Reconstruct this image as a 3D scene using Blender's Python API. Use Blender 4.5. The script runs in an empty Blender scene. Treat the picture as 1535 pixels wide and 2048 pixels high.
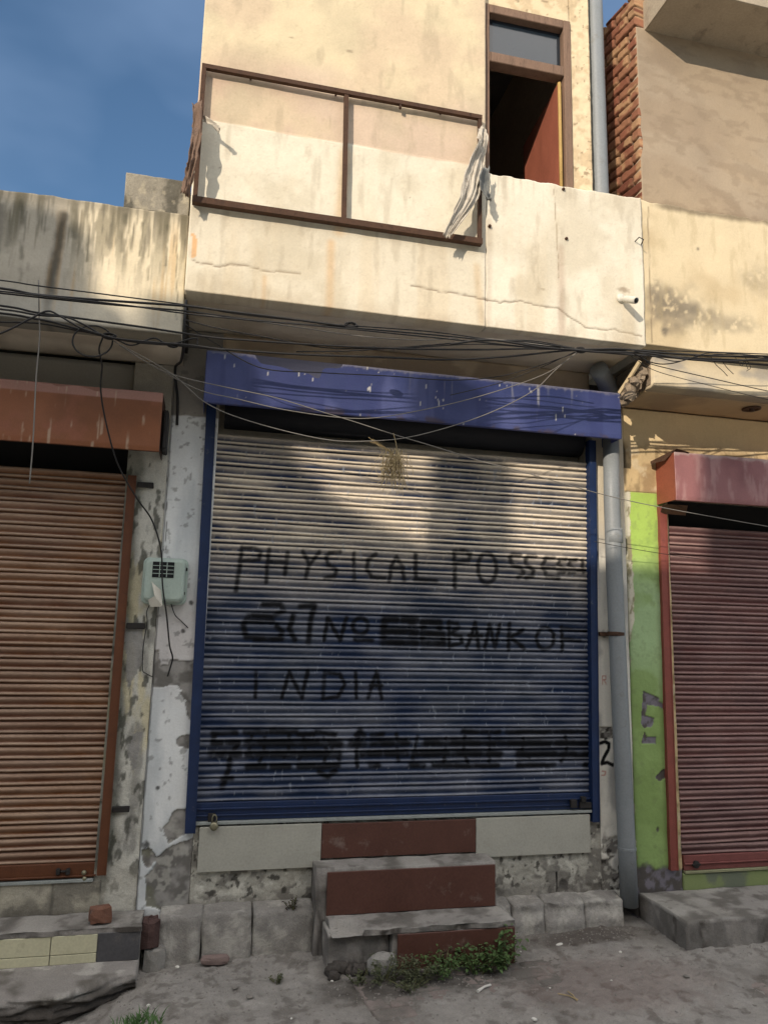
import bpy, math, random
import numpy as np
from mathutils import Matrix, Vector

# ------------------------------------------------------------------ camera, world, sun
scene = bpy.context.scene
C = scene.collection
FPX, PITCH, YAW, ROLL = 1491.57, 0.164576, 0.224740, -0.0231257
CAM = np.array([0.0, -4.5, 1.7])

def cam_axes(p, y, r):
    f = np.array([math.sin(y)*math.cos(p), math.cos(y)*math.cos(p), math.sin(p)])
    right = np.array([math.cos(y), -math.sin(y), 0.0])
    down = np.cross(f, right)
    return np.array([math.cos(r)*right+math.sin(r)*down, -math.sin(r)*right+math.cos(r)*down, f])
AX = cam_axes(PITCH, YAW, ROLL)

def at(px, py, Y=0.0):
    """measured photo point -> world point on the plane y = Y"""
    d = AX.T @ np.array([(px-767.5)/FPX, (py-1024)/FPX, 1.0])
    return CAM + d*(Y-CAM[1])/d[1]
def atz(px, py, Z=0.0):
    d = AX.T @ np.array([(px-767.5)/FPX, (py-1024)/FPX, 1.0])
    return CAM + d*(Z-CAM[2])/d[2]
def xz(pts, Y=0.0):
    return [(at(a, b, Y)[0], at(a, b, Y)[2]) for a, b in pts]

cam = bpy.data.cameras.new('camera')
cam.sensor_fit = 'HORIZONTAL'; cam.sensor_width = 36; cam.lens = FPX/1535*36
cam.clip_start = 0.05; cam.clip_end = 500
camo = bpy.data.objects.new('camera', cam); C.objects.link(camo)
mw = Matrix.Identity(4)
for i in range(3):
    mw[i][0] = AX[0][i]; mw[i][1] = -AX[1][i]; mw[i][2] = -AX[2][i]; mw[i][3] = CAM[i]
camo.matrix_world = mw
scene.camera = camo

SUN = Vector((-.86, -1.0, .51)).normalized()
SKY_STRENGTH, SUN_STRENGTH, EXPOSURE = 0.10, 2.75, 0.58
SKY_TINT, FILL_CLOUD = (.80, .92, .95, 1), (18.5, 17.6, 16.8, 1)
world = bpy.data.worlds.new('World'); scene.world = world; world.use_nodes = True
nt = world.node_tree; nt.nodes.clear()
sky = nt.nodes.new('ShaderNodeTexSky'); sky.sky_type = 'NISHITA'; sky.sun_disc = False
sky.sun_elevation = math.asin(SUN.z); sky.sun_rotation = math.atan2(SUN.x, SUN.y)
sky.air_density = 1.0; sky.dust_density = 0.6; sky.ozone_density = 2.5
bg = nt.nodes.new('ShaderNodeBackground'); bg.inputs['Strength'].default_value = SKY_STRENGTH
out = nt.nodes.new('ShaderNodeOutputWorld')
tcn = nt.nodes.new('ShaderNodeTexCoord')
mp = nt.nodes.new('ShaderNodeMapping'); mp.inputs['Scale'].default_value = (1.0, 1.0, 2.2); mp.inputs['Rotation'].default_value = (.3, .5, .2)
cn = nt.nodes.new('ShaderNodeTexNoise'); cn.inputs['Scale'].default_value = 2.6; cn.inputs['Detail'].default_value = 4; cn.inputs['Roughness'].default_value = .45
cr = nt.nodes.new('ShaderNodeValToRGB'); cr.color_ramp.elements[0].position = .40; cr.color_ramp.elements[1].position = .66
cr.color_ramp.elements[0].color = (0, 0, 0, 1); cr.color_ramp.elements[1].color = (.85, .85, .85, 1)
mx = nt.nodes.new('ShaderNodeMix'); mx.data_type = 'RGBA'
mx.inputs[7].default_value = (1.5, 2.3, 3.7, 1)
L = nt.links.new
L(tcn.outputs['Generated'], mp.inputs['Vector']); L(mp.outputs['Vector'], cn.inputs['Vector']); L(cn.outputs['Fac'], cr.inputs['Fac'])
# added fill light: bright unseen clouds overhead and behind the camera lift the shade
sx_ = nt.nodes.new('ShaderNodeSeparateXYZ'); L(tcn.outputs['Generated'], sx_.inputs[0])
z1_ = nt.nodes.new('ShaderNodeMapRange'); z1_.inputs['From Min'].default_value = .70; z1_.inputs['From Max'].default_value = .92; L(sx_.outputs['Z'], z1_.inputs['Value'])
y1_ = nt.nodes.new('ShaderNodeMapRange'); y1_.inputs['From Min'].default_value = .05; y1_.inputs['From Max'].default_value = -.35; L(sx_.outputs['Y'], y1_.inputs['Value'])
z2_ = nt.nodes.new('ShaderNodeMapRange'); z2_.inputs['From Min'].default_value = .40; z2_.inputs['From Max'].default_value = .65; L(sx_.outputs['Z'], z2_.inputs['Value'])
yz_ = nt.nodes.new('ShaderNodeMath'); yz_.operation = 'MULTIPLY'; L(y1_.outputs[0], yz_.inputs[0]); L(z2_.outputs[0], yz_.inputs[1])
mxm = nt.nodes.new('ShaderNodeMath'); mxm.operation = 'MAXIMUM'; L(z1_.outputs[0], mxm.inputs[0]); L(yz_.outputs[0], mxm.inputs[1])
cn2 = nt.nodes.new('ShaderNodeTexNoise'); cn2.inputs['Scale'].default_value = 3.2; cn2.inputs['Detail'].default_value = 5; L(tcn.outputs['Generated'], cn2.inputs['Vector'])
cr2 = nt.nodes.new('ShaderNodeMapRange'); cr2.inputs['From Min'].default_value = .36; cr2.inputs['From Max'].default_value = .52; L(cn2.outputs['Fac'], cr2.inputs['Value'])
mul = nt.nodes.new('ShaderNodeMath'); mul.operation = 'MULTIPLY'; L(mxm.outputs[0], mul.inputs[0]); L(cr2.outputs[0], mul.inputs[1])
dk = nt.nodes.new('ShaderNodeMix'); dk.data_type = 'RGBA'; dk.blend_type = 'MULTIPLY'; dk.inputs[0].default_value = 1; dk.inputs[7].default_value = SKY_TINT
L(sky.outputs['Color'], dk.inputs[6])
mx2 = nt.nodes.new('ShaderNodeMix'); mx2.data_type = 'RGBA'; mx2.inputs[7].default_value = FILL_CLOUD
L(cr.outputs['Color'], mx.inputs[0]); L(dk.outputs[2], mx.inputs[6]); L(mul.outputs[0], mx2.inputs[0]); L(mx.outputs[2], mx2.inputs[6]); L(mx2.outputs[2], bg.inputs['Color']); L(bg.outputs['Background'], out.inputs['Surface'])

sl = bpy.data.lights.new('sun', 'SUN'); sl.energy = SUN_STRENGTH; sl.angle = math.radians(.55); sl.color = (1.0, .87, .72)
so = bpy.data.objects.new('sun', sl); C.objects.link(so); so.location = (-8, -10, 9)
so.rotation_euler = SUN.to_track_quat('Z', 'Y').to_euler()
scene.view_settings.view_transform = 'Standard'; scene.view_settings.look = 'None'
scene.view_settings.exposure = EXPOSURE; scene.view_settings.gamma = 1.0
scene.render.engine = 'CYCLES'
scene.cycles.max_bounces = 8; scene.cycles.diffuse_bounces = 5

rng = random.Random(7)
nrng = np.random.RandomState(11)

# ------------------------------------------------------------------ numpy noise and masks
_perm = np.random.RandomState(3).permutation(4096)
_val = np.random.RandomState(4).rand(4096)
def _h(i, j, s): return _val[(_perm[(i+s*131) & 4095] + j*57 + s*17) & 4095]
def vn(x, y, s=0):
    x = np.asarray(x, float); y = np.asarray(y, float)
    xi = np.floor(x).astype(int); yi = np.floor(y).astype(int); xf = x-xi; yf = y-yi
    u = xf*xf*(3-2*xf); v = yf*yf*(3-2*yf)
    a = _h(xi, yi, s); b = _h(xi+1, yi, s); c_ = _h(xi, yi+1, s); d = _h(xi+1, yi+1, s)
    return (a*(1-u)+b*u)*(1-v)+(c_*(1-u)+d*u)*v
def fbm(x, y, f=1.0, o=4, s=0):
    r = 0; a = .5; t = 0
    for k in range(o):
        r = r+a*vn(x*f, y*f, s+k); t += a; a *= .5; f *= 2.03
    return r/t
def ss(a, b, x):
    t = np.clip((x-a)/(b-a), 0, 1); return t*t*(3-2*t)
def lerp(a, b, m):
    m = np.asarray(m)[..., None]; return a*(1-m)+np.asarray(b)*m
def warp(X, Z, amp, f, s=50):
    return X+(fbm(X, Z, f, 3, s)-.5)*2*amp, Z+(fbm(X, Z, f, 3, s+9)-.5)*2*amp
def poly(X, Z, pts, amp=.012, f=26, s=50):
    X2, Z2 = warp(X, Z, amp, f, s)
    inside = np.zeros(X.shape, bool); n = len(pts)
    for i in range(n):
        x1, z1 = pts[i]; x2, z2 = pts[(i+1) % n]
        if z1 == z2: continue
        cnd = ((z1 > Z2) != (z2 > Z2)) & (X2 < (x2-x1)*(Z2-z1)/(z2-z1)+x1)
        inside ^= cnd
    return inside.astype(float)
def line(X, Z, pts, w, soft=.3, amp=0, f=20, s=70):
    if amp: X, Z = warp(X, Z, amp, f, s)
    d = np.full(X.shape, 1e9)
    for (x1, z1), (x2, z2) in zip(pts[:-1], pts[1:]):
        dx, dz = x2-x1, z2-z1; q = dx*dx+dz*dz+1e-12
        t = np.clip(((X-x1)*dx+(Z-z1)*dz)/q, 0, 1)
        d = np.minimum(d, np.hypot(X-x1-t*dx, Z-z1-t*dz))
    return 1-ss(w*(1-soft), w*(1+soft), d)
def blob(X, Z, cx, cz, rx, rz, soft=.5, amp=.3, f=20, s=80):
    d = np.hypot((X-cx)/rx, (Z-cz)/rz)+(fbm(X, Z, f, 3, s)-.5)*2*amp
    return 1-ss(1-soft, 1+soft, d)
def S(h):
    h = h.lstrip('#'); v = np.array([int(h[i:i+2], 16)/255 for i in (0, 2, 4)])
    v = np.where(v < .04045, v/12.92, ((v+.055)/1.055)**2.4)
    return v*.91+.09*float(v @ np.array([.2126, .7152, .0722]))   # everything here is weathered: a little grey in every paint

# ------------------------------------------------------------------ object helpers
LOC = {}
def thing(name, label, cat, loc=(0, 0, 0), group=None):
    o = bpy.data.objects.new(name, None); C.objects.link(o)
    o.location = loc; o.empty_display_size = .1
    o['label'] = label; o['category'] = cat
    if group: o['group'] = group
    LOC[o.name] = Vector(loc); return o
def tag(o, label, cat, group=None, kind=None):
    if label: o['label'] = label
    if cat: o['category'] = cat
    if group: o['group'] = group
    if kind: o['kind'] = kind
    return o
def mk(name, V, F, m, parent=None, smooth=False, cols=None):
    """one mesh object from world-space vertices"""
    V = np.asarray(V, float)
    off = Vector((0, 0, 0))
    if parent is None:
        off = Vector(((V[:, 0].min()+V[:, 0].max())/2, (V[:, 1].min()+V[:, 1].max())/2, V[:, 2].min()))
        V = V-np.array(off)
    me = bpy.data.meshes.new(name)
    if isinstance(F, np.ndarray):
        n = len(F)
        me.vertices.add(len(V)); me.vertices.foreach_set('co', V.astype('f').ravel())
        me.loops.add(n*4); me.loops.foreach_set('vertex_index', F.astype('i').ravel())
        me.polygons.add(n); me.polygons.foreach_set('loop_start', np.arange(0, n*4, 4, dtype='i'))
        me.update(calc_edges=True)
    else:
        me.from_pydata([tuple(v) for v in V], [], F)
    if cols is not None:
        at_ = me.color_attributes.new('Col', 'FLOAT_COLOR', 'POINT')
        cc = np.ones((len(V), 4)); cc[:, :3] = np.clip(cols, 0, 1)
        at_.data.foreach_set('color', cc.astype('f').ravel())
    me.materials.append(m)
    if smooth: me.polygons.foreach_set('use_smooth', [True]*len(me.polygons))
    me.update()
    o = bpy.data.objects.new(name, me); C.objects.link(o)
    if parent is None:
        o.location = off; LOC[o.name] = off
    else:
        o.parent = parent
        if parent.type == 'EMPTY' or parent.parent is None:
            o.matrix_parent_inverse = Matrix.Translation(-LOC[parent.name])
    return o

class MB:
    def __init__(s): s.v = []; s.f = []
    def add(s, v, f):
        b = len(s.v); s.v += [tuple(map(float, p)) for p in v]; s.f += [tuple(i+b for i in q) for q in f]; return s
    def box(s, x0, x1, y0, y1, z0, z1, bev=0.0, jit=0.0):
        if x0 > x1: x0, x1 = x1, x0
        if y0 > y1: y0, y1 = y1, y0
        if z0 > z1: z0, z1 = z1, z0
        b = min(bev, (x1-x0)*.45, (y1-y0)*.45, (z1-z0)*.45)
        if b <= 0:
            v = [(x, y, z) for z in (z0, z1) for (x, y) in ((x0, y0), (x1, y0), (x1, y1), (x0, y1))]
            f = [(0, 3, 2, 1), (4, 5, 6, 7), (0, 1, 5, 4), (1, 2, 6, 5), (2, 3, 7, 6), (3, 0, 4, 7)]
        else:
            v = []
            for z, i in ((z0, b), (z0+b, 0), (z1-b, 0), (z1, b)):
                x_0, x_1, y_0, y_1 = x0+i, x1-i, y0+i, y1-i
                if i: ring = [(x_0+b*.0, y_0), (x_1, y_0), (x_1, y_0), (x_1, y_1), (x_1, y_1), (x_0, y_1), (x_0, y_1), (x_0, y_0)]
                else: ring = [(x0+b, y0), (x1-b, y0), (x1, y0+b), (x1, y1-b), (x1-b, y1), (x0+b, y1), (x0, y1-b), (x0, y0+b)]
                v += [(x, y, z) for x, y in ring]
            f = [tuple(range(7, -1, -1)), tuple(range(24, 32))]
            for r in range(3):
                for k in range(8): f.append((r*8+k, r*8+(k+1) % 8, (r+1)*8+(k+1) % 8, (r+1)*8+k))
        if jit: v = [(x+rng.uniform(-jit, jit), y+rng.uniform(-jit, jit), z+rng.uniform(-jit, jit)) for x, y, z in v]
        return s.add(v, f)
    def prism(s, pts, y0, y1):
        n = len(pts)
        v = [(x, y0, z) for x, z in pts]+[(x, y1, z) for x, z in pts]
        f = [tuple(range(n)), tuple(range(2*n-1, n-1, -1))]+[(i, i+n, (i+1) % n+n, (i+1) % n) for i in range(n)]
        return s.add(v, f)
    def tube(s, pts, r, n=8, cap=True):
        P = [np.array(p, float) for p in pts]; R = r if hasattr(r, '__len__') else [r]*len(P)
        rings = []; up = None
        for i, p in enumerate(P):
            t = P[min(i+1, len(P)-1)]-P[max(i-1, 0)]; t = t/(np.linalg.norm(t)+1e-12)
            if up is None: up = np.array([0, 0, 1.]) if abs(t[2]) < .9 else np.array([0, 1., 0])
            a = np.cross(t, up); a /= np.linalg.norm(a)+1e-12; b = np.cross(a, t); up = b
            rings.append([p+R[i]*(math.cos(2*math.pi*k/n)*a+math.sin(2*math.pi*k/n)*b) for k in range(n)])
        v = [q for g in rings for q in g]; f = []
        for i in range(len(P)-1):
            for k in range(n): f.append((i*n+k, i*n+(k+1) % n, (i+1)*n+(k+1) % n, (i+1)*n+k))
        if cap: f += [tuple(range(n-1, -1, -1)), tuple(range((len(P)-1)*n, len(P)*n))]
        return s.add(v, f)
    def lathe(s, prof, o, axis='Z', n=20):
        v = []; f = []
        for r, h in prof:
            for k in range(n):
                a = 2*math.pi*k/n; c_, s_ = r*math.cos(a), r*math.sin(a)
                v.append({'Z': (o[0]+c_, o[1]+s_, o[2]+h), 'Y': (o[0]+c_, o[1]+h, o[2]+s_), 'X': (o[0]+h, o[1]+c_, o[2]+s_)}[axis])
        for i in range(len(prof)-1):
            for k in range(n): f.append((i*n+k, i*n+(k+1) % n, (i+1)*n+(k+1) % n, (i+1)*n+k))
        f += [tuple(range(n-1, -1, -1)), tuple(range((len(prof)-1)*n, len(prof)*n))]
        return s.add(v, f)
    def build(s, name, m, parent=None, smooth=False): return mk(name, s.v, s.f, m, parent, smooth)

def catmull(P, k=8):
    P = [np.array(p, float) for p in P]
    Q = [2*P[0]-P[1]]+P+[2*P[-1]-P[-2]]; o = []
    for i in range(1, len(Q)-2):
        for j in range(k):
            t = j/k
            o.append(.5*((2*Q[i])+(-Q[i-1]+Q[i+1])*t+(2*Q[i-1]-5*Q[i]+4*Q[i+1]-Q[i+2])*t*t+(-Q[i-1]+3*Q[i]-3*Q[i+1]+Q[i+2])*t**3))
    o.append(P[-1]); return o

def sheet(name, O, U, V, w, h, res, m, parent, colfn, disp=None, thick=.1, jit=0.0, hole=None, ragged=0.0, smooth=False):
    """a wall slab: dense painted front grid on the plane O + u*U + v*V (normal U x V towards the street), closed behind"""
    O = np.array(O, float); U = np.array(U, float); V = np.array(V, float); N = np.cross(U, V); N /= np.linalg.norm(N)
    nu = max(2, int(w/res)+1); nv = max(2, int(h/res)+1)
    us = np.linspace(0, w, nu); vs = np.linspace(0, h, nv)
    uu, vv = np.meshgrid(us, vs)
    X = O[0]+uu*U[0]+vv*V[0]; Z = O[2]+uu*U[2]+vv*V[2]
    key = X+.37*O[1]; 
    d = np.zeros_like(uu) if disp is None else disp(uu, vv, X, Z)
    col = colfn(uu, vv, X, Z)
    u2, v2 = uu.copy(), vv.copy()
    if ragged:
        e = (fbm(uu+O[0], vv*0+3.3, 14, 4, 5)-.5)*2*ragged; tw = ss(.85, 1, vv/h)
        v2 = vv+e*tw
        e2 = (fbm(vv+O[2], uu*0+1.7, 14, 4, 6)-.5)*2*ragged*.4
        u2 = uu+e2*ss(.97, 1, uu/w)+e2*ss(.03, 0, uu/w)
    P = O+u2[..., None]*U+v2[..., None]*V+d[..., None]*N
    V0 = P.reshape(-1, 3); Cc = col.reshape(-1, 3)
    idx = np.arange(nu*nv).reshape(nv, nu)
    a = idx[:-1, :-1]; b = idx[:-1, 1:]; c_ = idx[1:, 1:]; d_ = idx[1:, :-1]
    F = np.stack([a, b, c_, d_], -1).reshape(-1, 4)
    if hole is not None:
        uc = (uu[:-1, :-1]+uu[1:, 1:])/2; vc = (vv[:-1, :-1]+vv[1:, 1:])/2
        F = F[~hole(uc, vc).reshape(-1)]
    # border skirt
    ring = np.concatenate([idx[0, :], idx[1:, -1], idx[-1, -2::-1], idx[-2:0:-1, 0]])
    B = V0[ring]-(N*thick)-N*0.0
    # flatten the back
    nb = len(V0); r2 = np.roll(ring, -1); bi = nb+np.arange(len(ring)); b2 = np.roll(bi, -1)
    Fs = np.stack([ring, bi, b2, r2], -1)
    VV = np.vstack([V0, B]); CC = np.vstack([Cc, Cc[ring]])
    c0, c1, c2, c3 = [nb+list(ring).index(q) for q in (idx[0, 0], idx[0, -1], idx[-1, -1], idx[-1, 0])]
    Fb = np.array([[c0, c3, c2, c1]])
    if hole is None: FF = np.vstack([F, Fs, Fb])
    else: FF = np.vstack([F, Fs])
    return mk(name, VV, FF, m, parent, smooth, CC)

# ------------------------------------------------------------------ materials
MATS = {}
def mat(name, base=None, rough=.85, var=.18, vs=6.0, bs=60.0, bd=.002, metal=0.0, spec=.3, stain=None, alpha=None, trans=0.0, aniso=None, bump2=0.0):
    if name in MATS: return MATS[name]
    m = bpy.data.materials.new(name); m.use_nodes = True; n = m.node_tree.nodes; l = m.node_tree.links.new
    p = n['Principled BSDF']; p.inputs['Roughness'].default_value = rough; p.inputs['Metallic'].default_value = metal
    p.inputs['Specular IOR Level'].default_value = spec
    geo = n.new('ShaderNodeNewGeometry')
    mpn = n.new('ShaderNodeMapping'); l(geo.outputs['Position'], mpn.inputs['Vector'])
    if aniso: mpn.inputs['Scale'].default_value = aniso
    if base is None:
        a = n.new('ShaderNodeVertexColor'); a.layer_name = 'Col'; src = a.outputs['Color']
    else:
        a = n.new('ShaderNodeRGB'); a.outputs[0].default_value = (*[float(x) for x in base], 1); src = a.outputs[0]
    n1 = n.new('ShaderNodeTexNoise'); n1.inputs['Scale'].default_value = vs; n1.inputs['Detail'].default_value = 8; n1.inputs['Roughness'].default_value = .62
    n2_ = n.new('ShaderNodeTexNoise'); n2_.inputs['Scale'].default_value = vs*17; n2_.inputs['Detail'].default_value = 4
    l(mpn.outputs[0], n1.inputs['Vector']); l(mpn.outputs[0], n2_.inputs['Vector'])
    ad = n.new('ShaderNodeMath'); ad.operation = 'ADD'; l(n1.outputs['Fac'], ad.inputs[0]); l(n2_.outputs['Fac'], ad.inputs[1])
    mr = n.new('ShaderNodeMapRange'); mr.inputs['From Min'].default_value = .65; mr.inputs['From Max'].default_value = 1.35
    mr.inputs['To Min'].default_value = 1-var; mr.inputs['To Max'].default_value = 1+var; l(ad.outputs[0], mr.inputs['Value'])
    mm = n.new('ShaderNodeMix'); mm.data_type = 'RGBA'; mm.blend_type = 'MULTIPLY'; mm.inputs[0].default_value = 1
    l(src, mm.inputs[6]); l(mr.outputs[0], mm.inputs[7]); csrc = mm.outputs[2]
    if stain is not None:
        sc, thr, colr, amt = stain
        n3 = n.new('ShaderNodeTexNoise'); n3.inputs['Scale'].default_value = sc; n3.inputs['Detail'].default_value = 9; n3.inputs['Roughness'].default_value = .7
        l(mpn.outputs[0], n3.inputs['Vector'])
        r3 = n.new('ShaderNodeMapRange'); r3.inputs['From Min'].default_value = thr; r3.inputs['From Max'].default_value = thr+.12
        r3.inputs['To Max'].default_value = amt; l(n3.outputs['Fac'], r3.inputs['Value'])
        m3 = n.new('ShaderNodeMix'); m3.data_type = 'RGBA'; m3.inputs[7].default_value = (*[float(x) for x in colr], 1)
        l(r3.outputs[0], m3.inputs[0]); l(csrc, m3.inputs[6]); csrc = m3.outputs[2]
    l(csrc, p.inputs['Base Color'])
    nb = n.new('ShaderNodeTexNoise'); nb.inputs['Scale'].default_value = bs; nb.inputs['Detail'].default_value = 6; nb.inputs['Roughness'].default_value = .6
    l(mpn.outputs[0], nb.inputs['Vector'])
    bp = n.new('ShaderNodeBump'); bp.inputs['Strength'].default_value = .8; bp.inputs['Distance'].default_value = bd
    l(nb.outputs['Fac'], bp.inputs['Height']); l(bp.outputs[0], p.inputs['Normal'])
    rr = n.new('ShaderNodeMapRange'); rr.inputs['To Min'].default_value = max(0, rough-.12); rr.inputs['To Max'].default_value = min(1, rough+.1)
    l(n1.outputs['Fac'], rr.inputs['Value']); l(rr.outputs[0], p.inputs['Roughness'])
    if alpha is not None: p.inputs['Alpha'].default_value = alpha
    if trans: p.inputs['Transmission Weight'].default_value = trans
    MATS[name] = m; return m

m_wall = mat('painted_plaster', None, .9, .07, 5, 45, .0025, spec=.2)
m_rough = mat('rough_concrete', None, .95, .2, 9, 55, .006, spec=.15)
m_shut = mat('dusty_shutter_paint', None, .7, .22, 7, 40, .0012, spec=.2, aniso=(.35, 1, 1.6))
m_sheet = mat('painted_sheet_metal', None, .5, .12, 8, 30, .0012, spec=.45)
m_brick = mat('old_brick', None, .95, .25, 14, 90, .004, spec=.15)
m_bluerail = mat('blue_rail_paint', S('#0f264c'), .5, .3, 12, 40, .0015, spec=.4, stain=(22, .62, S('#6a6a66'), .6))
m_brownrail = mat('brown_rail_paint', S('#5e361e'), .6, .25, 12, 50, .0015, stain=(18, .6, S('#3a2a20'), .6))
m_redrail = mat('red_rail_paint', S('#85453a'), .6, .25, 12, 50, .0015, stain=(18, .62, S('#3a2a26'), .6))
m_rust = mat('rusted_iron', S('#4c3526'), .85, .4, 20, 90, .002, stain=(35, .55, S('#2c1d16'), .8))
m_darkiron = mat('dark_iron', S('#2a2725'), .7, .3, 20, 80, .001)
m_pipe = mat('grey_pvc', S('#7f8486'), .5, .12, 5, 30, .001, spec=.4, stain=(9, .6, S('#6f6a60'), .5))
m_cable = mat('black_cable', S('#1d1c1c'), .6, .2, 20, 50, .0005, spec=.4)
m_cable2 = mat('grey_cable', S('#77736c'), .6, .2, 20, 50, .0005)
m_wood = mat('weathered_wood', S('#7d6350'), .8, .3, 8, 60, .002, aniso=(3, 3, .4), stain=(14, .56, S('#3f2e24'), .6))
m_dark = mat('dark_interior', S('#3a3632'), .95, .2, 4, 30, .003)
m_ply = mat('red_plywood', S('#93523c'), .7, .2, 6, 50, .001, aniso=(2, 2, .5))
m_glass = mat('dusty_glass', S('#1f2a33'), .16, .15, 3, 8, .0008, spec=.7)
m_bamboo = mat('yellow_wood_strip', S('#b08f4c'), .7, .25, 14, 60, .001, stain=(20, .58, S('#5c4120'), .7))
m_meter = mat('pale_green_plastic', S('#a3b3a8'), .4, .1, 7, 30, .0006, spec=.5, stain=(24, .62, S('#6b7468'), .5))
m_black = mat('black_plastic', S('#15171a'), .4, .1, 7, 30, .0006)
m_white = mat('off_white_plastic', S('#c9c4b6'), .5, .15, 10, 40, .001, stain=(24, .6, S('#6f665a'), .5))
m_paper = mat('torn_paper', S('#c6c2b4'), .9, .12, 12, 60, .001)
m_brass = mat('dull_brass', S('#8f8a70'), .45, .3, 20, 60, .001, metal=.7)
m_redtile = mat('red_riser_tile', S('#56352b'), .45, .2, 5, 30, .0008, spec=.4, stain=(7, .58, S('#8a7a70'), .55))
m_creamtile = mat('cream_tile', S('#a5a397'), .5, .14, 5, 30, .001, spec=.4, stain=(8, .6, S('#7e7a6c'), .5))
m_ltile = mat('yellowish_tile', S('#c2bd9c'), .5, .12, 5, 30, .001, spec=.4, stain=(8, .6, S('#8d876c'), .5))
m_slate = mat('dark_slate', S('#4e4d4f'), .6, .2, 5, 40, .001, stain=(9, .55, S('#7c756c'), .4))
m_cloth = mat('dirty_plastic_cloth', S('#bdb4a4'), .8, .2, 9, 50, .002, stain=(14, .55, S('#7a6a58'), .7))
m_cloth2 = mat('brown_cloth', S('#735c4c'), .9, .3, 12, 60, .002, stain=(16, .5, S('#4a3c34'), .7))
m_straw = mat('dry_straw', S('#a8946a'), .9, .3, 30, 60, .001)
m_leaf = mat('weed_leaf', S('#47602f'), .6, .35, 24, 60, .001, spec=.35)
m_leaf2 = mat('dusty_leaf', S('#4d5238'), .75, .35, 24, 60, .001)
m_grass = mat('grass_blade', S('#4a6b36'), .6, .3, 20, 60, .001)
m_stone = mat('grey_stone', S('#7d7871'), .9, .3, 20, 70, .003)
m_pale = mat('pale_scrap', S('#cfcbc2'), .8, .15, 20, 60, .001)
m_brk = mat('broken_brick', S('#75503f'), .95, .3, 24, 90, .004, stain=(16, .55, S('#6a625a'), .7))
m_dirtd = mat('dark_rubble', S('#4b4641'), .95, .35, 12, 60, .012)
m_opp = mat('opposite_plaster', S('#d2c7b4'), .9, .15, 2, 20, .004)
m_cement = mat('cement', S('#8d8a84'), .95, .2, 9, 55, .006, stain=(11, .56, S('#5f5b55'), .6))
m_roofc = mat('roof_concrete', S('#85807a'), .95, .2, 3, 20, .004)

# ------------------------------------------------------------------ ground
def ground_z(x, y):
    base = -.02+(-.06)*ss(-.15, -.5, x)*ss(-.1, -.4, y)+.02*ss(1.2, 2.6, x)
    n = (fbm(x, y, 1.7, 4, 21)-.5)*.05+(fbm(x, y, 9, 4, 22)-.5)*.018+(fbm(x, y, 40, 3, 23)-.5)*.014
    far = ss(9, 3, np.hypot(x-1, y+1))
    edge = ss(-.95, -1.2, y-.12*(x-1.5)+(fbm(x, y, 6, 3, 30)-.5)*.26)*ss(1.15, 1.5, x+(fbm(x, y, 5, 3, 31)-.5)*.4)
    heap = .05*ss(.35, 0, y+.1+.0*x)*0
    return base+n*far-.023*edge
gx = np.concatenate([np.linspace(-60, -4, 16), np.linspace(-3.5, -1.3, 30), np.linspace(-1.25, 3.9, 560), np.linspace(4, 6, 20), np.linspace(8, 60, 14)])
gy = np.concatenate([np.linspace(-60, -5, 16), np.linspace(-4.5, -1.9, 60), np.linspace(-1.88, .1, 240), np.array([.5, 2, 6, 15, 60])])
GX, GY = np.meshgrid(gx, gy); GZ = ground_z(GX, GY)
gc = lerp(np.broadcast_to(S('#8b8781'), GX.shape+(3,)), S('#716c66'), ss(.42, .66, fbm(GX, GY, 2.3, 5, 40)))
gc = lerp(gc, S('#9b9790'), .5*ss(.52, .7, fbm(GX, GY, 5, 5, 41)))
gc = lerp(gc, S('#4f4842'), .5*ss(.58, .74, fbm(GX, GY, 17, 5, 42)))
gc = lerp(gc, S('#40362f'), .7*blob(GX, GY, 2.25, -.2, .45, .12)+.0)
gc = lerp(gc, S('#3b3631'), .7*blob(GX, GY, 1.15, -.55, .55, .14))
gc = lerp(gc, S('#6f5c56'), .45*blob(GX, GY, 2.1, -.75, .5, .3))
gc = lerp(gc, S('#c4bdb0'), ss(-1.9, -2.6, GY))  # unseen near street made paler, added to bounce light up onto the soffits
gid = np.arange(GX.size).reshape(GX.shape)
gF = np.stack([gid[:-1, :-1], gid[:-1, 1:], gid[1:, 1:], gid[1:, :-1]], -1).reshape(-1, 4)
m_ground = mat('dusty_dirt', None, .95, .22, 11, 75, .008, spec=.1)
gr = mk('ground', np.stack([GX, GY, GZ], -1).reshape(-1, 3), gF, m_ground, None, True, gc.reshape(-1, 3))
tag(gr, 'grey dusty dirt ground in front of the shops', None, kind='structure')

# block paving that shows through the dirt at the lower right
def pave_col(u, v, X, Z):
    y = v; r = np.floor(y/.105); xx = u+.1*(r % 2); c_ = np.floor(xx/.205)
    fx = np.abs(xx/.205-c_-.5)*2; fy = np.abs(y/.105-r-.5)*2
    j = np.maximum(ss(.9, .97, fx), ss(.84, .95, fy))
    col = lerp(np.broadcast_to(S('#7a6e68'), u.shape+(3,)), S('#857a74'), vn(c_*3.1, r*2.7, 4))
    col = lerp(col, S('#6b6660'), ss(.4, .6, fbm(u, v, 8, 4, 61)))
    return lerp(col, S('#5a544e'), .7*j)
def pave_d(u, v, X, Z):
    y = v; r = np.floor(y/.105); xx = u+.1*(r % 2); c_ = np.floor(xx/.205)
    fx = np.abs(xx/.205-c_-.5)*2; fy = np.abs(y/.105-r-.5)*2
    return -.006*np.maximum(ss(.88, .98, fx), ss(.8, .96, fy))+(vn(c_*3.3, r*1.7, 9)-.5)*.006+(fbm(u, v, 30, 3, 62)-.5)*.003
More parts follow.
